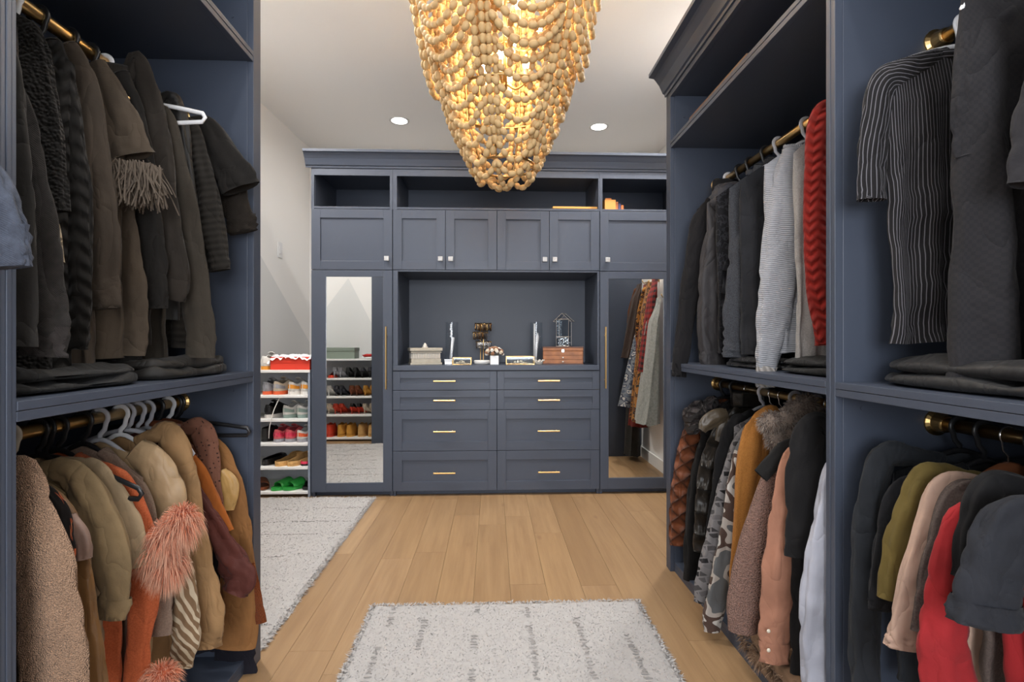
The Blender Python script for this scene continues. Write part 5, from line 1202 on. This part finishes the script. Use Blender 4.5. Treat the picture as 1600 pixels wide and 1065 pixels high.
# ================================================================ SHOES
def shoe_mb(L, W, H, kind):
    """local frame: heel at y=0, toe at y=L, x across, z up. returns dict of part builders"""
    parts = {}
    def hwid(u):                                            # half width of the footprint
        hl = math.sqrt(max(0, 1-(1-min(1, u/.20))**2)); tl = math.sqrt(max(0, 1-(1-min(1, (1-u)/.34))**2))
        return W/2*hl*tl*(.74+.26*math.sin(math.pi*min(1, max(0, (u-.10)/.95)))**1.1)
    hh = {'pump': .085}.get(kind, 0)
    def zb(u):                                              # underside height
        if kind != 'pump': return 0.006*max(0, (u-.75)/.25)**2
        return hh*(1-min(1, max(0, (u-.10)/.52)))**1.5 if u > .10 else hh
    st = {'sneaker': .026, 'boot': .020, 'clog': .014, 'slide': .020, 'pump': .006, 'flat': .008}[kind]
    NU, m = 20, MB()
    # sole: outline extruded
    vs = []; fs = []
    us = [i/NU for i in range(NU+1)]
    for side in (0, 1):
        for u in us: 
            for sgn in (-1, 1): vs.append((sgn*max(.004, hwid(u)*1.07+.002), u*L, zb(u)+(0 if side == 0 else st)))
    n2 = (NU+1)*2
    for i in range(NU):
        a = 2*i; fs += [(a, a+1, a+3, a+2)[::-1], (n2+a, n2+a+1, n2+a+3, n2+a+2), (a, a+2, n2+a+2, n2+a), (a+1, n2+a+1, n2+a+3, a+3)]
    fs += [(0, n2, n2+1, 1), (2*NU, 2*NU+1, n2+2*NU+1, n2+2*NU)]
    m.add(vs, fs); parts['sole'] = m
    def height(u):
        if kind == 'sneaker': return (.060+.026*max(0, 1-u/.16)) if u < .2 else .060+.030*min(1, (u-.2)/.18) if u < .38 else .090-.046*min(1, (u-.38)/.42)
        if kind == 'boot': return H if u < .42 else H-(H-.055)*min(1, (u-.42)/.25)**.8
        if kind == 'clog': return .034+.030*min(1, max(0, (u-.25)/.35))-.018*max(0, (u-.75)/.25)
        if kind == 'pump': return .055-.012*min(1, u/.5) if u < .5 else .043-.008*(u-.5)/.5
        if kind == 'flat': return .042
        return .05
    def closed(u):                                          # 0..1: how far the arc closes to the top
        lo, hi = {'sneaker': (.05, .46), 'boot': (.02, .42), 'clog': (.0, .56), 'pump': (.0, .70), 'flat': (.0, .66), 'slide': (.0, 2)}[kind]
        if u > hi+.06: return 1.0
        b0 = .40 if kind == 'clog' else .62
        if u > hi: return b0+(1-b0)*((u-hi)/.06)
        return .40 if kind == 'clog' else .62 if kind in ('sneaker', 'flat', 'pump') else .55
    if kind != 'slide':
        m = MB(); NT_ = 8
        for sgn in (-1, 1):
            def fn(a, b, sgn=sgn):
                u = a; t_ = b*closed(u)*math.pi/2
                w_ = hwid(u)
                x = sgn*w_*max(0, math.cos(t_))**.55; z = zb(u)+st+height(u)*math.sin(t_)**.85
                endf = 1
                if u > .80: z = zb(u)+st+(z-zb(u)-st)*max(.25, 1-.75*((u-.80)/.20)**2.2)
                return (x, u*L, z)
            m.grid(fn, 26, NT_)
        parts['upper'] = m
        # insole
        m = MB(); m.grid(lambda a, b: ((b*2-1)*hwid(.04+a*.9)*.93, (.04+a*.9)*L, zb(.04+a*.9)+st+.003), 12, 4); parts['insole'] = m
    else:
        m = MB()
        def fn(a, b):
            t_ = (a*2-1)*math.pi/2; u = .42+.38*b; w_ = hwid(u)*1.04
            return (w_*math.sin(t_), u*L, st+.052*math.cos(t_)**.6*(1-.35*b))
        m.grid(fn, 16, 8); parts['strap'] = m
    if kind == 'pump':
        m = MB(); m.sweep([(0, .016, .002), (0, .013, .045), (0, .020, hh+.004)], [(.0045, .0045), (.006, .007), (.017, .016)], 8, up=(0, 1, 0)); parts['heel'] = m
    if kind == 'sneaker':
        m = MB()
        for i in range(5):
            u = .46+.055*i; z = st+height(u)+.001; w_ = hwid(u)*.46
            m.sweep([(-w_, u*L, z-.006), (0, u*L+.004, z+.003), (w_, (u+.03)*L, z-.006)], (.0032, .0024), 6, up=(0, 0, 1))
        parts['laces'] = m
        m = MB(); m.grid(lambda a, b: ((b*2-1)*.026*(1-.2*a), (.33+.15*a)*L, st+.084+.016*(1-a)-.010*(b*2-1)**2), 5, 6); parts['tongue'] = m
        # heel counter band
        m = MB()
        for sgn in (-1, 1):
            m.grid(lambda a, b, sgn=sgn: (sgn*(hwid(a*.22)*max(0, math.cos((.12+.25*b)*math.pi/2))**.55+.0034), a*.22*L-.0034, st+height(a*.22)*math.sin((.12+.25*b)*math.pi/2)**.85), 8, 3)
        parts['heel_band'] = m
    return parts
SHOES = [0]
def shoe(kind, label, loc, rot, mats, L=.27, W=.098, H=.13, cat='shoe', grp=None, sc=1.0):
    t = thing({'sneaker': 'sneaker', 'boot': 'ankle_boot', 'clog': 'clog', 'slide': 'slide_sandal', 'pump': 'high_heel', 'flat': 'flat_shoe'}[kind], label, cat, loc, grp)
    M = Matrix.Translation(loc) @ Matrix.Rotation(rot, 4, 'Z') @ Matrix.Scale(sc, 4)
    for k, m in shoe_mb(L, W, H, kind).items():
        mt = mats.get(k) or mats.get('upper')
        o = m.xf(M).build(k, mt, t, smooth=(k not in ('sole', 'laces')))
        if k in ('upper', 'strap', 'tongue'):
            sm = o.modifiers.new('solid', 'SOLIDIFY'); sm.thickness = .004; sm.offset = 0
        if k == 'laces': o['kind'] = 'stuff'
    return t
def cm(n, r, g, b, rough=.6, **k): return simple('shoe_'+n, lin(r, g, b), rough, **k)
S_W = cm('white', 214, 210, 204); S_CR = cm('cream', 206, 190, 168); S_GR = cm('grey', 150, 150, 156); S_BK = cm('black', 24, 22, 22, .4); S_DK = cm('inner', 40, 38, 38, .9)
S_PK = cm('pink', 214, 92, 100); S_OR = cm('orange', 214, 92, 50); S_GN = cm('green', 44, 150, 62, .4); S_SG = cm('sage', 132, 150, 142); S_TN = cm('tan', 206, 160, 98, .8, var=.1, vscale=60)
S_YE = cm('ochre', 206, 148, 60, .8, var=.1, vscale=60); S_BR = cm('brown', 120, 62, 32, .5); S_HP = cm('hotpink', 206, 50, 80, .4, var=.5, vscale=50); S_GUM = cm('gum', 214, 140, 40); S_BRT = cm('brick', 200, 60, 34); S_NAV = cm('dkgrey', 62, 62, 70, .5)
def rack(label, x0, x1, yf, yb, shelves, th, name):
    s = 1 if yb > yf else -1
    t = thing(name, label, 'shoe rack', ((x0+x1)/2, (yf+yb)/2, 0), 'white shoe racks')
    top = max(shelves)+th
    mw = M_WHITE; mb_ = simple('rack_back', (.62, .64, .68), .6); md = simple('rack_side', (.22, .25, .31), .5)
    ya, ybk = min(yf, yb), max(yf, yb)
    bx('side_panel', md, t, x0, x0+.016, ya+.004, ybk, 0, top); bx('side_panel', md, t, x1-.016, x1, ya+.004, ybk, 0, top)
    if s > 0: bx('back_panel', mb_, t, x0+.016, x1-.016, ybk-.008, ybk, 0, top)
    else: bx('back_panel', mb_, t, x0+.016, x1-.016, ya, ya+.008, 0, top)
    for z in shelves:
        bx('shelf', mw, t, x0+.016 if z != max(shelves) else x0, x1-.016 if z != max(shelves) else x1, ya if s > 0 else ya+.008, ybk-.008 if s > 0 else ybk, z, z+th, bevel=.002)
    return t
LS = [.022, .195, .362, .532, .700, .877]
RX0, RX1 = -1.935, -1.283
rack('white shoe rack beside the mirror cabinet under the grey mural', RX0, RX1, 3.66, 4.02, LS, .018, 'shoe_rack')
GL = 'shoes on the rack beside the mirror cabinet'
def place(px, lev, dy, kind, label, rot, mats, sc=1.0, toe=False, H=.13, cat='shoe'):
    """heel (or toe) towards the viewer, its near end standing dy behind the shelf front"""
    Y = 3.66+dy; x = onY(px, 640, Y).x; z = LS[lev]+.0185
    if toe:
        L = .27*sc; a = R(180)+rot
        loc = (x-math.sin(-a)*0, Y, z); d = Vector((-math.sin(a), math.cos(a), 0))*L
        loc = (x-d.x, Y-d.y, z)
    else: a = rot; loc = (x, Y, z)
    return shoe(kind, label, loc, a, mats, grp=GL, sc=sc, H=H, cat=cat)
SN = lambda up, band=None, sole=S_W, lace=S_W: {'upper': up, 'sole': sole, 'laces': lace, 'insole': S_DK, 'heel_band': band or up, 'tongue': up}
A = R(-18)
place(414, 4, .04, 'sneaker', 'pale grey mesh sneaker at the left end of the second shelf', R(-8), SN(S_GR, S_GR, S_OR), .95, cat='sneaker')
place(430, 4, .035, 'sneaker', 'cream sneaker with coral sole on the second shelf', R(-14), SN(S_CR, S_GR, S_OR, S_W), .98, cat='sneaker')
place(453, 4, .035, 'sneaker', 'left white sneaker of the pair with gold heel stripe', A, SN(S_W, S_GUM), .95, cat='sneaker')
place(473, 4, .035, 'sneaker', 'right white sneaker of the pair with gold heel stripe', A, SN(S_W, S_GUM), .95, cat='sneaker')
place(488, 4, .05, 'flat', 'black studded flat shoe at the right end of the second shelf', R(-30), {'upper': S_BK, 'sole': S_BK, 'insole': S_DK}, .95)
place(417, 3, .05, 'sneaker', 'black leather sneaker with orange lining on the third shelf', R(-10), SN(S_BK, S_BK, S_W, S_BK), .98, cat='sneaker')
place(444, 3, .045, 'sneaker', 'left white sneaker with sage heel on the third shelf', R(-26), SN(S_W, S_SG, S_SG), .95, cat='sneaker')
place(466, 3, .045, 'sneaker', 'right white sneaker with sage heel on the third shelf', R(-26), SN(S_W, S_SG, S_SG), .95, cat='sneaker')
place(411, 2, .06, 'boot', 'black strappy boot at the left end of the fourth shelf', R(-15), {'upper': S_BK, 'sole': S_BK, 'insole': S_DK}, .9, H=.11, cat='boot')
place(431, 2, .03, 'sneaker', 'left pink running shoe on the fourth shelf', R(-10), SN(S_PK, S_HP, S_GR, S_PK), .95, cat='sneaker')
place(449, 2, .03, 'sneaker', 'right pink running shoe on the fourth shelf', R(-10), SN(S_PK, S_HP, S_GR, S_PK), .95, cat='sneaker')
place(466, 2, .03, 'sneaker', 'left white running shoe with orange heel on the fourth shelf', R(-22), SN(S_W, S_OR, S_GR), .9, cat='sneaker')
place(483, 2, .03, 'sneaker', 'right white running shoe with orange heel on the fourth shelf', R(-22), SN(S_W, S_OR, S_GR), .9, cat='sneaker')
place(412, 1, .05, 'flat', 'black strappy sandal at the left end of the fifth shelf', R(-12), {'upper': S_BK, 'sole': S_BK, 'insole': S_DK}, .95, cat='sandal')
place(431, 1, .02, 'clog', 'left tan suede clog with dark lining on the fifth shelf', R(-30), {'upper': S_TN, 'sole': S_TN, 'insole': S_BK}, .95, cat='clog')
place(450, 1, .02, 'clog', 'right tan suede clog with dark lining on the fifth shelf', R(-30), {'upper': S_TN, 'sole': S_TN, 'insole': S_BK}, .95, cat='clog')
place(472, 1, .03, 'clog', 'left hot pink patterned slip-on on the fifth shelf', R(-20), {'upper': S_HP, 'sole': S_BK, 'insole': S_TN}, .85, cat='slip-on')
place(487, 1, .03, 'clog', 'right hot pink patterned slip-on on the fifth shelf', R(-20), {'upper': S_HP, 'sole': S_BK, 'insole': S_TN}, .85, cat='slip-on')
place(412, 0, .03, 'slide', 'brown leather sandal with wooden sole on the bottom shelf', R(30), {'upper': S_BR, 'strap': S_BR, 'sole': S_BR}, .9, True, cat='sandal')
place(424, 0, .015, 'slide', 'left shiny green slide sandal on the bottom shelf', R(-32), {'upper': S_GN, 'strap': S_GN, 'sole': S_GN}, .95, True, cat='sandal')
place(443, 0, .015, 'slide', 'right shiny green slide sandal on the bottom shelf', R(-32), {'upper': S_GN, 'strap': S_GN, 'sole': S_GN}, .95, True, cat='sandal')
place(474, 0, .03, 'slide', 'black slide sandal with gold emblem on the bottom shelf', R(-26), {'upper': S_BK, 'strap': S_BK, 'sole': S_BK}, .95, True, cat='sandal')
# things on top of the rack
zt = LS[5]+.0185
xa, xb = onY(422.5, 570, 3.70).x, onY(484, 570, 3.70).x
t = thing('shoe_box', 'red shoe box full of tissue paper on top of the rack', 'box', ((xa+xb)/2, 3.80, zt))
M_RED = simple('red_card', lin(206, 52, 30), .55)
m = MB(); h_ = .092
m.box(xa, xb, 3.70, 3.704, zt, zt+h_).box(xa, xb, 3.886, 3.89, zt, zt+h_).box(xa, xa+.004, 3.704, 3.886, zt, zt+h_).box(xb-.004, xb, 3.704, 3.886, zt, zt+h_).box(xa+.004, xb-.004, 3.704, 3.886, zt, zt+.004)
m.build('box_body', M_RED, t, bevel=.001)
MB().box(xa-.001, xb+.001, 3.697, 3.70, zt+.050, zt+.053).build('box_fold', M_RED, t)
m = MB()
def tf(u, v):
    x = xa-.02+(xb-xa+.03)*u; y = 3.69+.19*v
    return (x, y, zt+h_-.002+.030*abs(mnoise.noise(Vector((x*22, y*22, 1))))+.012*mnoise.noise(Vector((x*50, y*50, 4)))-(.035*max(0, 1-v*8)*(.5+mnoise.noise(Vector((x*14, 3, 0)))) if v < .13 else 0)-(.03 if u < .06 else 0))
m.grid(tf, 40, 24).build('tissue_paper', simple('tissue', (.78, .77, .76), .9), t, smooth=False)
xs_ = onY(413, 570, 3.72).x
shoe('sneaker', 'white high sneaker with gum sole beside the red shoe box', (xs_, 3.70, zt), R(-12), SN(S_W, S_W, S_GUM), grp=GL, sc=1.0, cat='sneaker')
# dangling white lace
pp = [onY(437, 620, 3.675), onY(428, 640, 3.655), onY(424, 655, 3.648), onY(421, 668, 3.648), onY(420, 684, 3.652)]
tag(MB().sweep(catmull(pp, 14), (.0032, .002), 6, up=(0, 1, 0)).build('shoelace', S_W, None, smooth=True), 'loose white shoelace dangling over the third shelf edge', 'shoelace')
# ---------------------------------------------------------------- rack facing away, seen in the left mirror
HS = [.020, .272, .472, .672, .885]
rack('white shoe rack of high heels seen in the left mirror', -2.045, XLB-.02, 1.635, 1.302, HS, .018, 'shoe_rack')
GH = 'shoes on the rack seen in the left mirror'
def mplace(px, lev, dy, kind, label, rot, mats, sc=1.0, H=.13, cat='high heel'):
    """px: where it shows in the mirror"""
    Yv = 2*(YU+.009)-(1.63-dy); x = onY(px, 600, Yv).x
    return shoe(kind, label, (x, 1.63-dy, HS[lev]+.0185), R(180)+rot, mats, grp=GH, sc=sc, H=H, cat=cat)
PU = lambda u, s=None, i=None: {'upper': u, 'sole': s or u, 'heel': s or u, 'insole': i or S_DK}
rowA = [(515, 'clog', S_BRT, 'red slip-on'), (522, 'pump', S_GR, 'left silver pump'), (531, 'pump', S_GR, 'right silver pump'), (543, 'pump', S_BK, 'left black bow pump'), (554, 'pump', S_BK, 'right black bow pump'), (565, 'pump', S_NAV, 'left clear strap pump'), (577, 'pump', S_NAV, 'right clear strap pump')]
rowB = [(513, 'pump', S_W, 'white pump'), (524, 'pump', S_NAV, 'left navy pump'), (532, 'pump', S_NAV, 'right navy pump'), (548, 'pump', S_BR, 'left taupe pump'), (557, 'pump', S_BR, 'right taupe pump'), (570, 'pump', S_YE, 'left cognac pump'), (581, 'pump', S_YE, 'right cognac pump')]
rowC = [(513, 'pump', S_CR, 'beige pump'), (523, 'pump', S_BRT, 'left red soled pump'), (532, 'pump', S_BRT, 'right red soled pump'), (549, 'pump', S_BK, 'left black and red pump'), (560, 'pump', S_BK, 'right black and red pump'), (569, 'pump', S_CR, 'left blush pump'), (580, 'pump', S_CR, 'right blush pump')]
for lev, row, nm in ((3, rowA, 'upper'), (2, rowB, 'middle'), (1, rowC, 'lower')):
    for px, kd, mt, d in row:
        mplace(px, lev, .05, kd, d+' on the '+nm+' heel shelf in the left mirror', R(8), PU(mt, S_BRT if 'red' in d and 'black' in d else (S_BK if lev == 3 and mt is S_NAV else None)), .86 if kd == 'pump' else .8, cat='high heel' if kd == 'pump' else 'slip-on')
for px, mt, d in ((512, S_BRT, 'brick red ankle boot'), (530, S_YE, 'left ochre ankle boot with dark tab'), (544, S_YE, 'right ochre ankle boot with dark tab'), (562, S_TN, 'left tan suede ankle boot'), (578, S_TN, 'right tan suede ankle boot')):
    mplace(px, 0, .04, 'boot', d+' on the bottom shelf in the mirror', R(10), {'upper': mt, 'sole': mt, 'insole': S_DK}, .98, H=.15, cat='boot')
zt = HS[4]+.0185
xa, xb = -1.98, onY(553, 560, 2*YU-1.6).x
t = thing('sage_box', 'sage green box on top of the rack in the left mirror', 'box', ((xa+xb)/2, 1.5, zt))
bx('box_body', simple('sage_card', lin(126, 138, 126), .6), t, xa, xb, 1.40, 1.60, zt, zt+.10); bx('lid', simple('sage_lid', lin(120, 132, 120), .6), t, xa-.004, xb+.004, 1.396, 1.604, zt+.085, zt+.122)
xa, xb = onY(561, 560, 2*YU-1.6).x, onY(588, 560, 2*YU-1.6).x
t = thing('red_scarf', 'folded red cloth on white tissue, top of the mirrored rack', 'scarf', ((xa+xb)/2, 1.55, zt))
m = MB(); m.grid(lambda u, v: (xa+(xb-xa)*u, 1.46+.15*v, zt+.012+.016*abs(mnoise.noise(Vector((u*5, v*5, 2))))), 16, 12).build('tissue', simple('tissue', (.78, .77, .76), .9), t)
m = MB(); blob(m, ((xa+xb)/2, 1.535, zt+.035), ((xb-xa)*.42, .06, .018), 4, .25, 20); m.build('red_cloth', simple('red_cloth', lin(170, 30, 26), .8), t, smooth=True)
# ================================================================ clothes on the right wall, seen in the right mirror
def wall_garment(name, label, cat, mat, Yc, ztop, zbot, w0, w1, px_off, mat2=None, seed=1, hook=True):
    """hangs from a peg on the right wall; x thickness is the depth off the wall"""
    t = thing(name, label, cat, (XR-.08, Yc, zbot), 'clothes hung on the right wall')
    def fn(u, v):
        a = u*2*math.pi; c, s = math.cos(a), math.sin(a); w_ = w0+(w1-w0)*v**.7
        th_ = (.030+px_off*v)*min(1, .25+v*4)
        n_ = mnoise.noise(Vector((c*2+seed, s*2, v*4)))
        x = XR-.035-px_off*.5-th_*(1+math.cos(a)*1.0)*.62+.012*math.sin(a*6+seed+v*3)*v
        return (min(XR-.004, x), Yc+s*w_*(1+.12*n_)+.012*math.sin(a*5+v*4), ztop-(ztop-zbot)*v+.02*v*n_)
    MB().grid(fn, 40, 34, wrap=True, uvfn=lambda u, v: (u*(w0+w1)*2, v*(ztop-zbot))).build('body', mat, t, smooth=True)
    if mat2:
        P = [(XR-.10, Yc-w0*.8, ztop-.06), (XR-.13, Yc-w1*.75, ztop-.30), (XR-.125, Yc-w1*.8, ztop-.55), (XR-.12, Yc-w1*.8, ztop-.74)]
        tube_part('sleeve', mat2, t, [Vector(p) for p in P], [.03, .045, .04, .032], .6, seed, n=16, seg=18)
    if hook:
        h = thing('wall_hook', 'brass wall hook behind the '+label.split(' hanging')[0], 'hook', (XR, Yc, ztop), 'brass hooks on the right wall')
        MB().sweep([(XR-.001, Yc, ztop+.02), (XR-.05, Yc, ztop+.005), (XR-.062, Yc, ztop+.03)], (.005, .005), 8, up=(0, 1, 0)).build('peg', M_BRASS, h, smooth=True)
        MB().sweep([(XR-.004, Yc, ztop+.02), (XR, Yc, ztop+.02)], (.016, .016), 14, up=(0, 0, 1)).build('rose', M_BRASS, h)
wall_garment('long_dress', 'long black dress hanging on the right wall near the closet end', 'dress', BLK2, 2.62, 1.52, .05, .06, .11, .075, None, 1)
wall_garment('jacket', 'dark brown shirt jacket hanging on the right wall in the mirror', 'jacket', cloth('wall_brown', K(60, 38, 26)), 2.70, 1.62, .95, .07, .13, .10, cloth('wall_brown2', K(96, 54, 28)), 2)
wall_garment('shawl', 'blue paisley shawl hanging on the right wall in the mirror', 'shawl', cloth('paisley', K(96, 106, 122), 'camo', K(130, 134, 140), K(70, 76, 92), sc_=2), 2.80, 1.30, .52, .05, .12, .13, None, 3, False)
wall_garment('robe', 'maroon robe with fringed hem hanging on the right wall', 'robe', cloth('wall_maroon', K(112, 32, 24)), 2.88, 1.60, .36, .06, .12, .09, None, 4)
wall_garment('leopard_coat', 'leopard print coat hanging on the right wall in the mirror', 'coat', cloth('leopard', K(168, 112, 48), 'leopard', K(120, 66, 26)), 2.98, 1.60, .42, .08, .13, .10, cloth('leopard', K(168, 112, 48), 'leopard', K(120, 66, 26)), 5)
wall_garment('plaid_shirt', 'red plaid shirt hanging on the right wall in the mirror', 'shirt', cloth('red_plaid', K(150, 30, 24), 'plaid', K(40, 14, 14)), 3.12, 1.62, .85, .07, .12, .08, None, 6)
wall_garment('jacket', 'pale grey denim jacket hanging on the right wall in the mirror', 'jacket', cloth('pale_denim', K(160, 162, 158), 'denim', K(184, 184, 178)), 3.22, 1.45, .44, .08, .15, .11, cloth('pale_denim', K(160, 162, 158), 'denim'), 7)
